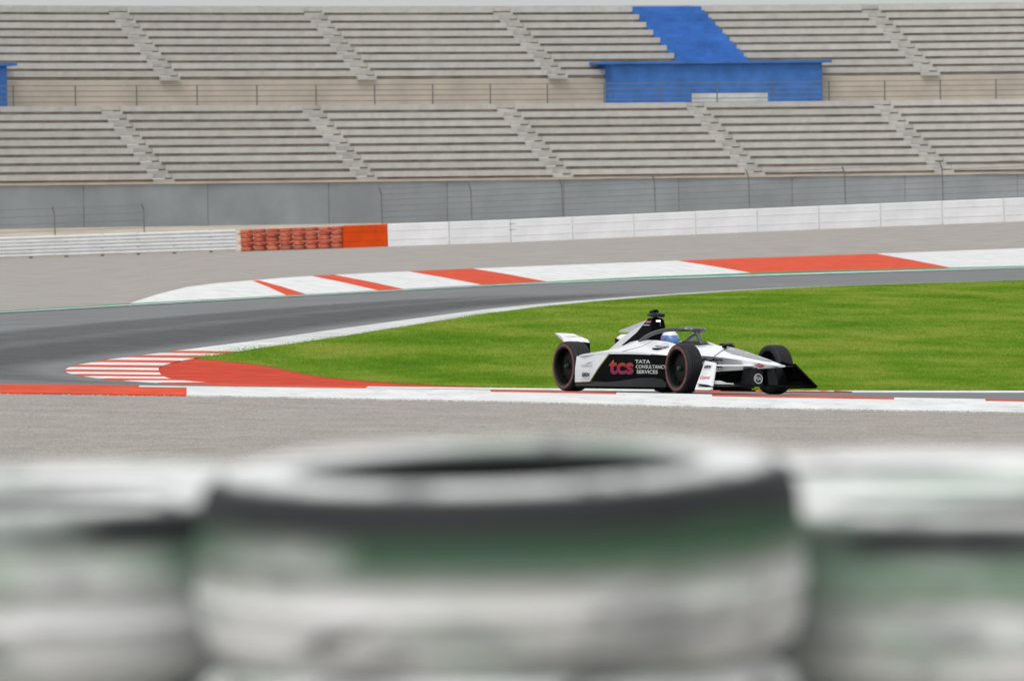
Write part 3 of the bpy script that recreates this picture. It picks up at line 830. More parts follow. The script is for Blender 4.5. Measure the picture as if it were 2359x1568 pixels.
# keel below
body('keel', [
    (.86, [(0, .326), (.07, .326), (.07, .28), (0, .28)]),
    (.40, [(0, .31), (.125, .31), (.10, .215), (0, .215)]),
    (.00, [(0, .29), (.155, .29), (.13, .15), (0, .14)]),
    (-.50, [(0, .25), (.19, .25), (.19, .08), (0, .07)]),
    (-.9, [(0, .2), (.24, .2), (.26, .06), (0, .055)])], MT['cblack'])
# cockpit sides and sidepods
for sg in (-1, 1):
    side('sidepod', [
        (-.60, [(.235, .605), (.275, .600), (.36, .535), (.50, .485), (.50, .470), (.235, .30)]),
        (-.85, [(.265, .632), (.320, .634), (.44, .575), (.715, .522), (.715, .500), (.265, .30)]),
        (-1.20, [(.270, .680), (.335, .686), (.47, .610), (.755, .535), (.755, .505), (.270, .30)]),
        (-1.70, [(.265, .690), (.335, .694), (.48, .610), (.790, .535), (.790, .505), (.265, .30)]),
        (-2.15, [(.200, .672), (.300, .668), (.46, .585), (.825, .525), (.825, .495), (.20, .30)]),
        (-2.55, [(.150, .60), (.260, .565), (.42, .515), (.850, .488), (.850, .465), (.15, .30)]),
        (-2.95, [(.120, .50), (.200, .485), (.33, .475), (.560, .465), (.560, .445), (.12, .30)])], MT['cwhite'], sg)
    # black flank, white rear flank with its gold edging
    def fl(x):   # flank y, top z
        return np.interp(-x, [.42, .85, 1.2, 1.7, 2.15, 2.62], [.66, .712, .752, .787, .822, .852]), np.interp(-x, [.42, .85, 1.7, 2.15, 2.62], [.49, .505, .512, .500, .470])
    def flank(name, xt0, xt1, xb0, xb1, zb, m, dy=0.0, th=.03, ztop=0.0):
        rings = []
        for k in range(9):
            t = k / 8; xt = xt0 + (xt1 - xt0) * t; xb = xb0 + (xb1 - xb0) * t
            yt, zt = fl(xt); yb, _ = fl(xb); zt += ztop
            yt += dy; yb += dy
            rings.append([(xt, yt * sg, zt), (xt * .5 + xb * .5, (yt * .5 + yb * .5 + .012) * sg, zt * .5 + zb * .5), (xb, yb * sg, zb), (xb, (yb - th) * sg, zb), (xt, (yt - th) * sg, zt)])
        return fixnormals(MB().loft(rings).build(name, m, car, 25))
    flank('side_panel', -.42, -1.80, -.42, -2.26, .145, MT['cblack'])
    rp_ = flank('rear_side_panel', -1.83, -2.62, -2.29, -2.66, .130, MT['cwhite'])
    mb = MB()
    (y1, z1), (y2, _) = fl(-1.815), fl(-2.275)
    ya, za = fl(-1.815); yb, _ = fl(-2.275)
    mb.tube([(-1.815, (ya + .002) * sg, za), (-2.045, ((ya + yb) / 2 + .014) * sg, (za + .14) / 2), (-2.275, (yb + .002) * sg, .137), (-2.64, (fl(-2.62)[0] + .002) * sg, .124)], .011, 6)
    mb.build('edge_trim', MT['gold'], rp_)
    # bargeboard / floor edge sweep
    st = []
    for x, zt, yo in ((-.50, .17, .66), (-.75, .195, .735), (-1.1, .185, .785), (-1.6, .140, .825), (-2.2, .115, .85), (-2.62, .105, .86)):
        st.append([(x, (yo - .10) * sg, zt + .02), (x, yo * sg, zt), (x, (yo + .012) * sg, .075), (x, (yo - .10) * sg, .07)])
    fixnormals(MB().loft(st).build('floor_edge', MT['carbon'], car, 30))
# floor
fo = [(-.40, .30), (-.55, .66), (-1.2, .77), (-2.62, .84), (-2.64, .50), (-3.35, .48)]
fo = fo + [(x, -y) for x, y in fo[::-1]]
MB().add([(x, y, .045) for x, y in fo] + [(x, y, .072) for x, y in fo], [tuple(range(12))[::-1], tuple(range(12, 24))] + [(i, (i + 1) % 12, (i + 1) % 12 + 12, i + 12) for i in range(12)]).build('floor', MT['cblack'], car)
# cockpit tub
MB().box((-2.0, -.27, .10), (-.84, .27, .14)).box((-2.0, -.285, .14), (-.84, -.262, .60)).box((-2.0, .262, .14), (-.84, .285, .60)).box((-.88, -.26, .14), (-.85, .26, .615)).build('cockpit_tub', MT['cblack'], car)
MB().prism([(-1.74, .50), (-1.70, .67), (-1.88, .70), (-1.90, .50)], -.25, .25).build('headrest', MT['cblack'], car)
MB().tube([(-1.16, -.13, .47), (-1.16, -.14, .55), (-1.15, -.08, .58), (-1.15, .08, .58), (-1.16, .14, .55), (-1.16, .13, .47)], .017, 6).box((-1.17, -.09, .48), (-1.15, .09, .57)).build('steering_wheel', MT['cblack'], car)
# roll hoop, airbox, engine cover and fin
hp = [(-1.86, .62, .19), (-1.90, .80, .115), (-1.93, .965, .09), (-1.96, .992, .075), (-2.05, .992, .075), (-2.09, .960, .085), (-2.22, .80, .160), (-2.36, .62, .315)]
vs = [(x, w_, z) for x, z, w_ in hp] + [(x, -w_, z) for x, z, w_ in hp]; nh = len(hp)
hoop = fixnormals(obj('roll_hoop', vs, [tuple(range(nh)), tuple(range(2 * nh - 1, nh - 1, -1))] + [(i, i + nh, (i + 1) % nh + nh, (i + 1) % nh) for i in range(nh)], MT['cblack'], car, 25))
MB().box((-1.925, -.03, .945), (-1.915, .03, .962)).build('status_lamp', MT['lamp'], hoop)
MB().tube([(-1.905, .03, .66), (-1.925, .03, .94)], .006, 6).build('antenna_rod', MT['pgrey'], hoop)
body('engine_cover', [
    (-2.06, [(0, .970), (.050, .950), (.085, .83), (.170, .64), (.17, .5), (0, .5)]),
    (-2.20, [(0, .930), (.058, .912), (.105, .80), (.215, .63), (.20, .48), (0, .48)]),
    (-2.35, [(0, .885), (.070, .865), (.135, .76), (.290, .615), (.24, .45), (0, .45)]),
    (-2.70, [(0, .775), (.070, .755), (.135, .66), (.270, .54), (.22, .35), (0, .35)]),
    (-3.10, [(0, .610), (.060, .595), (.115, .53), (.200, .42), (.18, .25), (0, .25)]),
    (-3.50, [(0, .450), (.050, .440), (.090, .40), (.150, .33), (.14, .18), (0, .18)])], MT['silver'])
fin = MB().prism([(-2.02, .992), (-2.12, .985), (-2.96, .826), (-2.99, .812), (-2.55, .800), (-2.3, .84), (-2.08, .90)], -.012, .012).build('shark_fin', MT['silver'], car)
MB().prism([(-2.55, .797), (-2.98, .809), (-2.98, .800), (-2.55, .785)], -.013, .013).build('edge_trim', MT['gold'], fin)
# camera pod on top
pod = body('camera_pod', [
    (-1.84, [(0, 1.052), (.050, 1.046), (.055, 1.03), (.050, 1.008), (0, 1.004)]),
    (-1.93, [(0, 1.066), (.075, 1.056), (.085, 1.032), (.075, 1.004), (0, .998)]),
    (-2.10, [(0, 1.058), (.066, 1.048), (.072, 1.034), (.066, 1.018), (0, 1.012)])], MT['carbon'])
body('camera_dome', [
    (-1.93, [(0, 1.072), (.012, 1.07), (.015, 1.06), (0, 1.05)]),
    (-1.98, [(0, 1.110), (.030, 1.10), (.038, 1.06), (0, 1.05)]),
    (-2.12, [(0, 1.095), (.022, 1.085), (.026, 1.055), (0, 1.05)])], MT['cblack'], pod)
MB().tube([(-1.99, 0, .98), (-1.99, 0, 1.02)], .04, 8).build('pod_stem', MT['cblack'], pod)
# halo
def arc(pts, nn=40):
    pl, _ = resample([Vector(p) for p in pts], nn); return pl
halo = MB().tube(arc([(-1.80, -.345, .675), (-1.62, -.335, .745), (-1.40, -.315, .800), (-1.18, -.270, .832), (-1.00, -.170, .842), (-.93, 0, .842), (-1.00, .170, .842), (-1.18, .270, .832), (-1.40, .315, .800), (-1.62, .335, .745), (-1.80, .345, .675)], 48), .026, 10, 1.05).build('halo', MT['halo'], car, 60)
fixnormals(halo)
hf = body('halo_fairing', [
    (-.875, [(0, .852), (.05, .850), (.07, .835), (.05, .815), (0, .812)]),
    (-.93, [(0, .872), (.13, .864), (.15, .842), (.13, .825), (0, .815)]),
    (-1.02, [(0, .875), (.19, .868), (.215, .842), (.19, .828), (0, .825)]),
    (-1.10, [(0, .868), (.20, .864), (.225, .848), (.20, .838), (0, .836)])], MT['halo'], halo)
fixnormals(MB().tube(arc([(-.93, 0, .83), (-.86, 0, .77), (-.78, 0, .69), (-.70, 0, .60)], 12), [.022 + .012 * (i / 11) for i in range(12)], 8).build('halo_pillar', MT['halo'], halo, 60))
body('windscreen', [
    (-.70, [(0, .655), (.06, .65), (.09, .62), (0, .60)]),
    (-.86, [(0, .690), (.14, .685), (.20, .635), (0, .61)]),
    (-.95, [(0, .700), (.17, .690), (.235, .64), (0, .62)])], MT['carbon'])
# mirrors
for sg in (-1, 1):
    my = .50 if sg > 0 else .47
    mm = MT['carbon'] if sg > 0 else MT['cwhite']
    mo = fixnormals(MB().loft([[(x, (my + yy * k) * sg, .635 + zz * k) for yy, zz in ((-.10, -.030), (-.08, .028), (.07, .040), (.10, .030), (.10, -.015), (.06, -.034))] for x, k in ((-.90, .55), (-.94, .95), (-1.00, 1.0))]).build('mirror', mm, car, 30))
    MB().box((-1.004, (my - .075) * sg if sg > 0 else -(my + .075), .615), (-1.001, (my + .075) * sg if sg > 0 else -(my - .075), .660)).build('mirror_glass', MT['rim'], mo)
    MB().tube([(-.97, (my - .04) * sg, .615), (-.93, .30 * sg, .60)], .011, 6).build('mirror_stalk', MT['cblack'], mo)
for sg in (-1, 1):
    pts = [nose_top(.02, sg * .004), nose_top(.02, sg * .138), Vector((.02, sg * .238, .485)), Vector((.02, sg * .190, .41)), Vector((.02, sg * .168, .300))]
    MB().tube([p + Vector((0, sg * .003, .003)) for p in pts], .0045, 5).build('panel_gap', MT['cblack'], nose)
    sps = [c for c in car.children if c.name.startswith('sidepod')]
    MB().tube([(-1.45, .337 * sg, .692), (-1.48, .475 * sg, .614), (-1.50, .774 * sg, .538)], .0045, 5).build('panel_gap', MT['cblack'], sps[0 if sg < 0 else 1])
    MB().box((-1.05, min(.50 * sg, .58 * sg), .575), (-.93, max(.50 * sg, .58 * sg), .592)).build('cooling_slot', MT['cblack'], sps[0 if sg < 0 else 1])
# wheels
def wheel(x, y, r, w, sg):
    mwl = Matrix.Translation((x, y, r))
    h = w / 2
    rim = MB().lathe([(r * .70, -h * .86), (r * .74, -h * .95), (r * .74, h * .95), (r * .70, h * .86), (r * .66, h * .3), (r * .66, -h * .3)], 48)
    o_ = sg * h
    rim.lathe([(.035, o_ * .40), (r * .35, o_ * .48), (r * .62, o_ * .34), (r * .67, o_ * .30), (r * .67, o_ * .12), (.035, o_ * .12)], 48)
    for k in range(10):
        a = 2 * math.pi * k / 10; c, s_ = math.cos(a), math.sin(a)
        d_ = Vector((c, 0, s_)); tn = Vector((-s_, 0, c)); yv = Vector((0, 1, 0))
        p = []
        for rr, ww in ((.05, .020), (r * .68, .012)):
            for yy, tt in ((o_ * .25, -1), (o_ * .25, 1), (o_ * .42, 1), (o_ * .42, -1)):
                p.append(d_ * rr + tn * ww * tt + yv * yy)
        rim.hexa(p)
    wo = rim.build('wheel', MT['rim'], car, 35); fixnormals(wo); wo.matrix_basis = mwl
    pr = [(r * .745, -h * .93), (r * .80, -h * 1.0), (r * .90, -h * .99), (r * .965, -h * .90), (r * .99, -h * .74)]
    for g_ in (-.5, -.17, .17, .5):
        pr += [(r, h * (g_ - .035)), (r * .982, h * (g_ - .028)), (r * .982, h * (g_ + .028)), (r, h * (g_ + .035))]
    pr += [(r * .99, h * .74), (r * .965, h * .90), (r * .90, h * .99), (r * .80, h * 1.0), (r * .745, h * .93)]
    fixnormals(MB().lathe(pr, 64).build('tyre', MT['rubber'], wo, 35))
    for s2 in ((sg,) ):
        y0 = s2 * h
        fixnormals(MB().lathe([(r * .785, y0 * .995), (r * .785, y0 * 1.022), (r * .905, y0 * 1.012), (r * .905, y0 * .97)], 64).build('sidewall_band', MT['band'], wo, 40))
    fixnormals(MB().lathe([(.004, o_ * .5), (.004, o_ * .80), (.026, o_ * .78), (.034, o_ * .5)], 12).build('wheel_nut', MT['nut'], wo))
    MB().lathe([(.03, -o_ * .2), (.03, o_ * .10), (r * .56, o_ * .10), (r * .56, -o_ * .2)], 32).build('brake_drum', MT['cblack'], wo)
    return wo
for sg in (-1, 1):
    wheel(0, .683 * sg, .325, .235, sg)
    wheel(-2.97, .725 * sg, .335, .275, sg)
    arms = [((.18, .15, .45), (.0, .58, .42)), ((-.22, .22, .46), (.0, .58, .42)), ((.20, .13, .27), (.0, .58, .20)), ((-.25, .17, .24), (.0, .58, .20)), ((.10, .16, .36), (.08, .58, .30)), ((-.02, .17, .50), (.0, .56, .22))]
    for a, b in arms:
        fixnormals(MB().tube([(a[0], a[1] * sg, a[2]), (b[0], b[1] * sg, b[2])], .014, 6, .6).build('suspension_arm', MT['cblack'], car))
    for a, b in [((-2.75, .25, .44), (-2.97, .60, .44)), ((-3.15, .18, .42), (-2.97, .60, .44)), ((-2.75, .25, .20), (-2.97, .60, .20)), ((-3.2, .15, .20), (-2.97, .60, .20))]:
        fixnormals(MB().tube([(a[0], a[1] * sg, a[2]), (b[0], b[1] * sg, b[2])], .014, 6, .6).build('suspension_arm', MT['cblack'], car))
    # tail winglet
    wl = MB().loft([
        [(-3.30, .28 * sg, .655), (-3.36, .28 * sg, .70), (-3.56, .28 * sg, .735), (-3.58, .28 * sg, .722)],
        [(-3.32, .37 * sg, .665), (-3.36, .37 * sg, .715), (-3.60, .37 * sg, .775), (-3.61, .37 * sg, .76)],
        [(-3.34, .54 * sg, .655), (-3.38, .54 * sg, .718), (-3.62, .54 * sg, .782), (-3.63, .54 * sg, .766)],
        [(-3.42, .61 * sg, .66), (-3.45, .63 * sg, .728), (-3.62, .64 * sg, .782), (-3.63, .64 * sg, .770)]]).build('tail_winglet', MT['cwhite'], car, 35)
    fixnormals(wl)
    MB().prism([(-3.30, .34), (-3.34, .66), (-3.58, .72), (-3.50, .34)], .27 * sg - .012, .27 * sg + .012).build('winglet_strut', MT['cblack'], wl)
body('gearbox', [
    (-2.6, [(0, .42), (.2, .40), (.2, .10), (0, .08)]),
    (-3.2, [(0, .40), (.15, .38), (.15, .12), (0, .10)]),
    (-3.62, [(0, .34), (.10, .32), (.10, .16), (0, .15)])], MT['cblack'])
MB().prism([(-3.0, .05), (-3.0, .08), (-3.62, .30), (-3.62, .27)], -.48, .48).build('diffuser', MT['carbon'], car)
# front wing
def wing(le, te, t0):   # swept plan polygon extruded
    pass
st = []
for y, xl, xt, z in ((-.795, .93, .56, .098), (-.55, 1.00, .60, .100), (-.25, 1.08, .66, .104), (0, 1.14, .72, .106), (.25, 1.08, .66, .104), (.55, 1.00, .60, .106), (.795, .93, .56, .118)):
    st.append([(xl, y, z), (xl * .6 + xt * .4, y, z + .020), (xt, y, z + .030), (xt, y, z + .020), (xl * .6 + xt * .4, y, z - .006)])
wg = fixnormals(MB().loft(st).build('front_wing', MT['cblack'], car, 40))
for sg in (-1, 1):
    m = MT['cwhite'] if sg < 0 else MT['cblack']
    b = [(.935, .800, .062), (.905, .806, .050), (.505, .806, .050), (.415, .605, .430), (.690, .605, .405), (.715, .622, .375)]
    if sg > 0: b = [(.935, .800, .112), (.905, .806, .098), (.20, .806, .088), (.20, .70, .25), (.33, .605, .440), (.690, .605, .405), (.715, .622, .375)]
    nrm = Vector((0, .88, .47)).normalized() * .011
    vs = [Vector((x, y * sg, z)) for x, y, z in b] + [Vector((x, y * sg, z)) - Vector((0, nrm.y * sg, nrm.z)) * 2 for x, y, z in b]
    nb = len(b)
    me = [tuple(range(nb)), tuple(range(2 * nb - 1, nb - 1, -1))] + [(i, i + nb, (i + 1) % nb + nb, (i + 1) % nb) for i in range(nb)]
    pl = fixnormals(obj('wing_end_plate', vs, me, m, wg))
    # black backing on the inner face of the plate
    vs2 = [v - Vector((0, nrm.y * sg, nrm.z)) * 2.05 for v in vs[:nb]]
    obj('plate_lining', vs2 + [v - Vector((0, nrm.y * sg, nrm.z)) * .3 for v in vs2], me, MT['cblack'], pl)
    # upper flap, white over black
    fixnormals(MB().loft([[(.86, .13 * sg, .368), (.84, .13 * sg, .381), (.62, .13 * sg, .383), (.62, .13 * sg, .372)], [(.76, .38 * sg, .366), (.74, .38 * sg, .379), (.55, .38 * sg, .381), (.55, .38 * sg, .370)], [(.70, .62 * sg, .364), (.68, .62 * sg, .377), (.46, .62 * sg, .379), (.46, .62 * sg, .368)]]).build('upper_flap', MT['cwhite'] if sg < 0 else MT['cblack'], wg, 40))
    # small winglet at the foot of the plate
    fixnormals(MB().loft([[(.80, .728 * sg, .128), (.80, .708 * sg, .172), (.60, .708 * sg, .175), (.60, .728 * sg, .128)], [(.82, .60 * sg, .128), (.82, .60 * sg, .172), (.62, .60 * sg, .175), (.62, .60 * sg, .128)], [(.84, .52 * sg, .128), (.84, .52 * sg, .146), (.64, .52 * sg, .148), (.64, .52 * sg, .128)], [(.85, .42 * sg, .128), (.85, .42 * sg, .142), (.66, .42 * sg, .142), (.66, .42 * sg, .128)]]).build('foot_winglet', MT['cwhite'] if sg < 0 else MT['cblack'], wg, 20))
    # pylon carrying the wing below the nose
    py = fixnormals(MB().loft([[(.955, (.115 + yy) * sg, .118), (.62, (.115 + yy) * sg, .118), (.62, (.085 + yy * .8) * sg, .335), (.93, (.085 + yy * .8) * sg, .345)] for yy in (-.07, .075)]).build('wing_pylon', MT['carbon'], wg, 30))
# plank stubs below the chassis
MB().box((.05, -.16, .035), (.42, .16, .055)).box((-.3, -.2, .045), (.10, .2, .075)).build('plank', MT['cblack'], car)

# lettering -------------------------------------------------------
def text(body_, m, parent, origin, xdir, ydir, height, width=None, bold=0.0, shear=0.0, align='LEFT', spacing=1.0, linesp=1.0, name='lettering', lift=.003):
    cu = bpy.data.curves.new('t', 'FONT'); cu.body = body_; cu.size = 1.0; cu.shear = shear; cu.offset = bold; cu.align_x = align
    cu.space_character = spacing; cu.space_line = linesp; cu.resolution_u = 3
    o = bpy.data.objects.new('t', cu); COL.objects.link(o)
    dg = bpy.context.evaluated_depsgraph_get()
    me = bpy.data.meshes.new_from_object(o.evaluated_get(dg)); bpy.data.objects.remove(o); bpy.data.curves.remove(cu)
    me.name = name
    xs_ = [v.co.x for v in me.vertices]; ys_ = [v.co.y for v in me.vertices]
    x0, x1, y0, y1 = min(xs_), max(xs_), min(ys_), max(ys_)
    sy = height / (y1 - y0); sx = (width / (x1 - x0)) if width else sy
    for v in me.vertices:
        v.co.x = (v.co.x - x0) * sx - ((x1 - x0) * sx / 2 if align == 'CENTER' else 0); v.co.y = (v.co.y - y0) * sy; v.co.z = 0
    me.materials.clear(); me.materials.append(m)
    xd = Vector(xdir).normalized(); nz_ = xd.cross(Vector(ydir)).normalized(); yd = nz_.cross(xd)
    mm = Matrix((xd, yd, nz_)).transposed().to_4x4(); mm.translation = Vector(origin) + nz_ * lift
    return from_me(name, me, parent, mm)
sp_ = [c for c in car.children if c.name.startswith('side_panel')]
rpan = [c for c in car.children if c.name.startswith('rear_side_panel')]
plates = [c for c in wg.children if c.name.startswith('wing_end_plate')]
def on_flank(x0, x1): 
    y0, y1 = -np.interp(-x0, [.42, .85, 1.2, 1.7, 2.15, 2.62], [.66, .712, .752, .787, .822, .852]), -np.interp(-x1, [.42, .85, 1.2, 1.7, 2.15, 2.62], [.66, .712, .752, .787, .822, .852])
    return y0 - .012, y1 - .012
def flank_text(s_, m, x0, x1, z, h, parent, **k):
    y0, y1 = on_flank(x0, x1)
    return text(s_, m, parent, (x0, y0, z), (x1 - x0, y1 - y0, 0), (0, 0, 1), h, width=math.hypot(x1 - x0, y1 - y0), lift=.006, **k)
flank_text('tcs', MT['tcs'], -1.80, -1.20, .235, .195, sp_[0], bold=.035)
flank_text('TATA', MT['pwhite'], -1.17, -.83, .385, .048, sp_[0], bold=.02)
flank_text('CONSULTANCY', MT['pwhite'], -1.15, -.47, .318, .048, sp_[0], bold=.02)
flank_text('SERVICES', MT['pwhite'], -1.13, -.66, .250, .048, sp_[0], bold=.02)
flank_text('GKN', MT['pblack'], -2.46, -2.27, .200, .055, rpan[0], bold=.05, shear=.3)
flank_text('AUTOMOTIVE', MT['pgrey'], -2.47, -2.25, .160, .016, rpan[0])
flank_text('FORMULA E', MT['pgrey'], -2.48, -2.20, .330, .026, rpan[0], shear=.3)
# swoosh over it
y0, y1 = on_flank(-2.38, -2.2)
MB().tube([(-2.38, y0 - .008, .372), (-2.30, (y0 + y1) / 2 - .008, .380), (-2.20, y1 - .008, .402)], [.002, .005, .002], 5).build('logo_mark', MT['pgrey'], rpan[0])
# right wing end plate: plate leans inward, so use its own axes
up_ = Vector((-.05, .201, .38)).normalized()
def plate_text(s_, m, x0, x1, t, h, **k):
    p = Vector((0, -.806, .050)) + Vector((0, .201, .38)) * t
    return text(s_, m, plates[0], (x0, p.y, p.z), (1, 0, 0), Vector((0, .201, .38)), h, width=x1 - x0, lift=.004, **k)
plate_text('GKN', MT['pblack'], .475, .655, .74, .046, bold=.05, shear=.3)
plate_text('AUTOMOTIVE', MT['pgrey'], .475, .665, .685, .014)
plate_text('Castrol', MT['pred'], .50, .755, .37, .050, shear=.15, bold=.01)
plate_text('VIE', MT['pred'], .54, .62, .085, .026, bold=.01)
plate_text('SSMANN', MT['pgrey'], .63, .81, .085, .026, bold=.01)
# roundel on the right pylon
pyl = [c for c in wg.children if c.name.startswith('wing_pylon')]
rn = Vector((1, 0, .11)).normalized(); rc = Vector((.962, -.118, .205))
mb = MB(); a_ = Vector((0, 1, 0)); b_ = rn.cross(a_).normalized()
def disc(mb, r0_, r1_, lift):
    vs = []; N_ = 32
    for k in range(N_):
        an = 2 * math.pi * k / N_; dv = a_ * math.cos(an) + b_ * math.sin(an)
        vs += [rc + dv * r0_ + rn * lift, rc + dv * r1_ + rn * lift]
    mb.add(vs, [(2 * k, 2 * k + 1, (2 * k + 3) % (2 * N_), (2 * k + 2) % (2 * N_)) for k in range(N_)])
disc(mb, .052, .066, .004); fixnormals(mb.build('roundel_ring', MT['pwhite'], pyl[0]))
text('FIA', MT['pwhite'], pyl[0], rc + Vector((0, -.046, -.026)), (0, 1, 0), (0, 0, 1), .056, width=.092, bold=.03, lift=.006)
# nose marks
def top_text(s_, x0, x1, y, h, **k):   # print on the right-hand slope of the nose top
    a, b = nose_top(x0, y), nose_top(x1, y); c = nose_top(x0, y + h)
    text(s_, MT['pwhite'], nose, a, b - a, c - a, h, width=(b - a).length, lift=.010, **k)
top_text('tcs', .06, .22, -.075, .060, bold=.03)
top_text('TATA', .26, .42, -.048, .034, bold=.02)
top_text('CONSULTANCY', .30, .66, -.092, .034, bold=.02)
top_text('SERVICES', .46, .72, -.046, .034, bold=.02)
# red diamond on the nose flank (between crease and lower edge)
def nose_side(x, t):  # right flank point, t 0 crease .. 1 lower edge
    xs_ = [1.18, .90, .50, .05]; yc = [.098, .135, .180, .235]; zc = [.396, .424, .462, .486]; yl = [.080, .112, .140, .165]; zl = [.346, .330, .312, .292]
    f = lambda a: np.interp(-x, [-q for q in xs_], a)
    return Vector((x, -(f(yc) * (1 - t) + f(yl) * t) - .010, f(zc) * (1 - t) + f(zl) * t))
dm = [nose_side(1.00, .12), nose_side(1.11, .45), nose_side(1.00, .80), nose_side(.89, .45)]
obj('diamond_logo', [v for v in dm] + [v + Vector((0, .003, 0)) for v in dm], [(0, 1, 2, 3), (7, 6, 5, 4), (0, 4, 5, 1), (1, 5, 6, 2), (2, 6, 7, 3), (3, 7, 4, 0)], MT['pred'], nose)
text('DOW', MT['pwhite'], nose, nose_side(.935, .60) + Vector((0, -.004, 0)), nose_side(1.07, .55) - nose_side(.93, .60), (0, 0, 1), .018, width=.12, bold=.02)
# hoop, halo and winglet print
text('Castrol', MT['ppink'], hoop, (-2.06, -.118, .925), (1, .12, 0), (0, .25, 1), .034, width=.12, bold=.03, lift=.006)
MB().box((-2.08, -.138, .892), (-1.95, -.100, .904)).build('white_stripe', MT['pwhite'], hoop)
wls = [c for c in car.children if c.name.startswith('tail_winglet')]
text('VIE', MT['pred'], wls[0], (-3.42, -.590, .728), (0, 1, 0), (-.24, 0, .064), .035, width=.08, lift=.006)
text('SSMANN', MT['pblack'], wls[0], (-3.42, -.515, .728), (0, 1, 0), (-.24, 0, .064), .030, width=.17, bold=.02, lift=.006)
text('10', MT['pwhite'], [c for c in car.children if c.name.startswith('engine_cover')][0], (-2.62, -.185, .64), (1, .05, .28), (0, .5, 1), .09, bold=.02, lift=.012)

# ------------------------------------------------------------------ driver
drv = tag(empty('person', CM), 'person in white and blue helmet and pale race suit seated in the race car', 'person')
J = {'pel': (-1.70, 0, .24, .14), 'abd': (-1.74, 0, .36, .135), 'che': (-1.75, 0, .48, .15), 'nec': (-1.68, 0, .58, .065), 'hd': (-1.64, 0, .66, .075)}
E = [('pel', 'abd'), ('abd', 'che'), ('che', 'nec'), ('nec', 'hd')]
for s_, q in ((-1, 'r'), (1, 'l')):
    J.update({'sh' + q: (-1.71, .16 * s_, .50, .068), 'el' + q: (-1.46, .205 * s_, .40, .050), 'wr' + q: (-1.25, .150 * s_, .50, .034), 'pm' + q: (-1.19, .138 * s_, .525, .036),
              'hp' + q: (-1.64, .09 * s_, .23, .095), 'kn' + q: (-1.14, .10 * s_, .36, .066), 'an' + q: (-.74, .09 * s_, .25, .042), 'ft' + q: (-.66, .09 * s_, .34, .036)})
    E += [('che', 'sh' + q), ('sh' + q, 'el' + q), ('el' + q, 'wr' + q), ('wr' + q, 'pm' + q), ('pel', 'hp' + q), ('hp' + q, 'kn' + q), ('kn' + q, 'an' + q), ('an' + q, 'ft' + q)]
    for fi in range(4):
        a_n, b_n = 'f%d%s' % (fi, q), 'g%d%s' % (fi, q)
        J[a_n] = (-1.148, (.155 - .004 * fi) * s_, .545 - .021 * fi, .0095); J[b_n] = (-1.128, (.130 - .004 * fi) * s_, .545 - .021 * fi, .0085)
        E += [('pm' + q, a_n), (a_n, b_n)]
    J['t' + q] = (-1.175, .112 * s_, .552, .010); E.append(('pm' + q, 't' + q))
keys = list(J); me = bpy.data.meshes.new('body'); me.from_pydata([J[k][:3] for k in keys], [(keys.index(a), keys.index(b)) for a, b in E], [])
bo = link(bpy.data.objects.new('body', me), drv); 
sk = bo.modifiers.new('skin', 'SKIN'); 
for i, k in enumerate(keys): me.skin_vertices[0].data[i].radius = (J[k][3],) * 2
me.skin_vertices[0].data[0].use_root = True
ss = bo.modifiers.new('sub', 'SUBSURF'); ss.levels = 1; ss.render_levels = 1
dg = bpy.context.evaluated_depsgraph_get(); m2 = bpy.data.meshes.new_from_object(bo.evaluated_get(dg))
bo.modifiers.clear(); bo.data = m2; m2.materials.clear(); m2.materials.append(MT['suit'])
for p in m2.polygons: p.use_smooth = True
def ell(c, rx, ry, rz, u0, u1, v0, v1, nu=28, nv=14, chin=0.0):
    vs = []; 
    for j in range(nv + 1):
        v = v0 + (v1 - v0) * j / nv
        for i in range(nu + 1):
            u = u0 + (u1 - u0) * i / nu
            x = math.cos(u) * math.cos(v); y = math.sin(u) * math.cos(v); z = math.sin(v)
            ch = chin * max(0, x) ** 2 * max(0, .3 - z)
            vs.append((c[0] + rx * x + ch, c[1] + ry * y, c[2] + rz * z))
    fs = [(j * (nu + 1) + i, j * (nu + 1) + i + 1, (j + 1) * (nu + 1) + i + 1, (j + 1) * (nu + 1) + i) for j in range(nv) for i in range(nu)]
    return vs, fs
HC = (-1.60, 0, .700)
hm = MB().add(*ell(HC, .140, .118, .135, 0, 2 * math.pi, -1.35, 1.57, chin=.05)).build('helmet', MT['hwhite'], drv, 50)
MB().add(*ell(HC, .1425, .1205, .1375, -2.3, 2.3, -.50, .48, chin=.05)).build('helmet_band', MT['hblue'], hm, 50)
MB().add(*ell(HC, .146, .124, .141, -1.05, 1.05, -.26, .14, chin=.05)).build('visor', MT['visor'], hm, 50)
MB().add(*ell(HC, .1445, .1225, .1395, -1.9, -1.2, -.02, .08, 8, 3, chin=.05)).build('helmet_mark', MT['pred'], hm, 50)

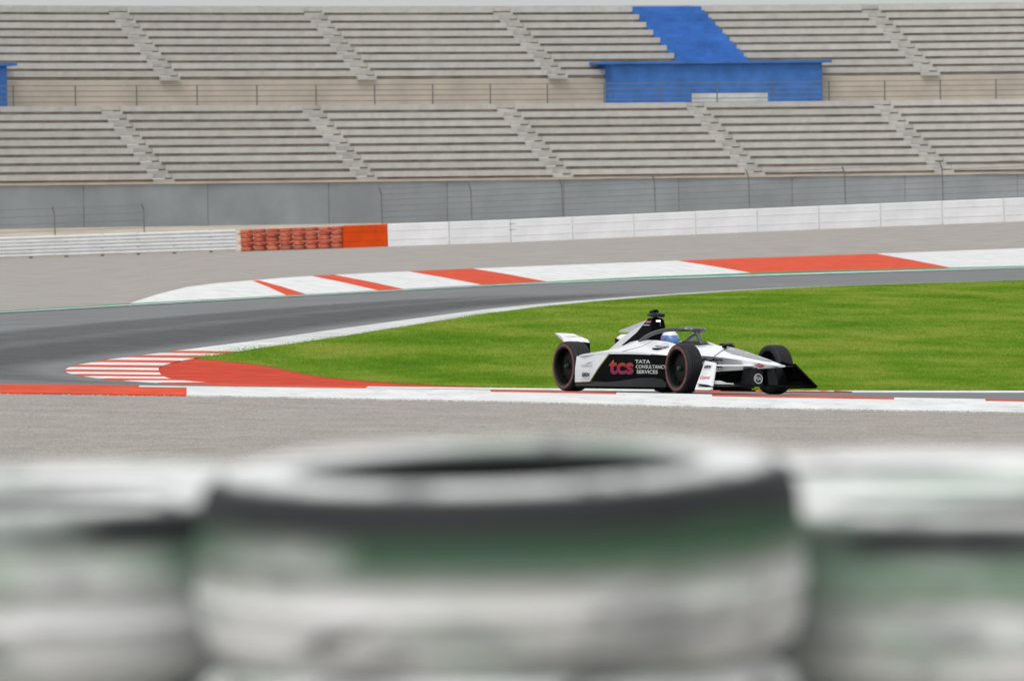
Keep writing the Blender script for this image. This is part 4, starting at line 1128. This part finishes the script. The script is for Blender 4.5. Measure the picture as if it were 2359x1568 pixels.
# ------------------------------------------------------------------ foreground tyre wall
def wall_tyre():
    r, h = .30, .094
    pr = [(.185, -.075), (.215, -.092), (.262, -.092), (.286, -.080), (.294, -.062), (.2955, -.040), (.2955, -.034), (.3005, -.030), (.3005, -.022), (.2955, -.018),
          (.2965, .000), (.2965, .012), (.3015, .015), (.3015, .024), (.2960, .027), (.294, .060), (.287, .079), (.262, .092), (.215, .093), (.185, .078), (.195, .05), (.25, 0), (.195, -.05)]
    mb = MB().lathe(pr, 72, 'z'); me = mesh('tyre', mb.v, mb.f, 40)
    import bmesh
    bm = bmesh.new(); bm.from_mesh(me); bmesh.ops.recalc_face_normals(bm, faces=bm.faces)
    for f in bm.faces:
        c = f.calc_center_median(); f.material_index = 1 if (math.hypot(c.x, c.y) < .258 and abs(c.z) < .0905 and math.hypot(c.x, c.y) > 0 and not (abs(c.z) > .081)) else 0
    bm.to_mesh(me); bm.free(); return me
tm = wall_tyre()
tdef = [  # row, px centre, depth, top photo y, tilt deg (about x, y), material seed, wear, label
    ('front', -78, 7.75, 1172, (0.6, -.5), 1, 1, 'white painted tyre at the left edge, front row of the tyre wall'),
    ('front', 1150, 7.45, 1084, (3.3, -1.1), 2, 2, 'white tyre with dark hole and dark green worn band, centre front of the tyre wall'),
    ('front', 2375, 7.75, 1185, (0.5, 0.3), 3, 1, 'white painted tyre at the right edge, front row of the tyre wall'),
    ('back', 150, 8.36, 1108, (0.8, 0.4), 4, 0, 'pale green stained tyre in the back row behind the left edge tyre'),
    ('back', 2010, 8.36, 1082, (1.2, -.6), 6, 0, 'white painted tyre in the back row right of the dark holed tyre'),
]
th_ = .188
for ki, (rw, px, d, vy, tilt, sd_, bare, lab) in enumerate(tdef):
    top = P(px, vy, d - .28)
    base_z = 1.735
    m = painted_tyre('painted_tyre', sd_, bare)
    c = P(px, 1000, d); zt = top.z
    names = [(zt - th_ / 2, lab, tilt)]
    zl = zt - th_ * 1.5 - .004
    gap = zl - th_ / 2 - base_z
    under = lab.replace('white painted tyre', 'white tyre')
    names.append((zl, 'lower tyre carrying the ' + ['left edge', 'centre', 'right edge', 'left back', 'right back'][ki] + ' tyre of the tyre wall', (0, 0)))
    for j, (z, lb, tl) in enumerate(names):
        me = tm.copy(); me.materials.append(m if j == 0 else painted_tyre('painted_tyre', sd_ + 11, 0)); me.materials.append(MT['cblack'])
        o = from_me('tyre', me, None, Matrix.Translation((c.x + (rng.uniform(-.01, .01) if j else 0), d, z)) @ Matrix.Rotation(rad(tl[0]), 4, 'X') @ Matrix.Rotation(rad(tl[1]), 4, 'Y') @ Matrix.Rotation(sd_ * 1.1, 4, 'Z'))
        tag(o, lb, 'tyre', 'tyres of the foreground tyre wall')
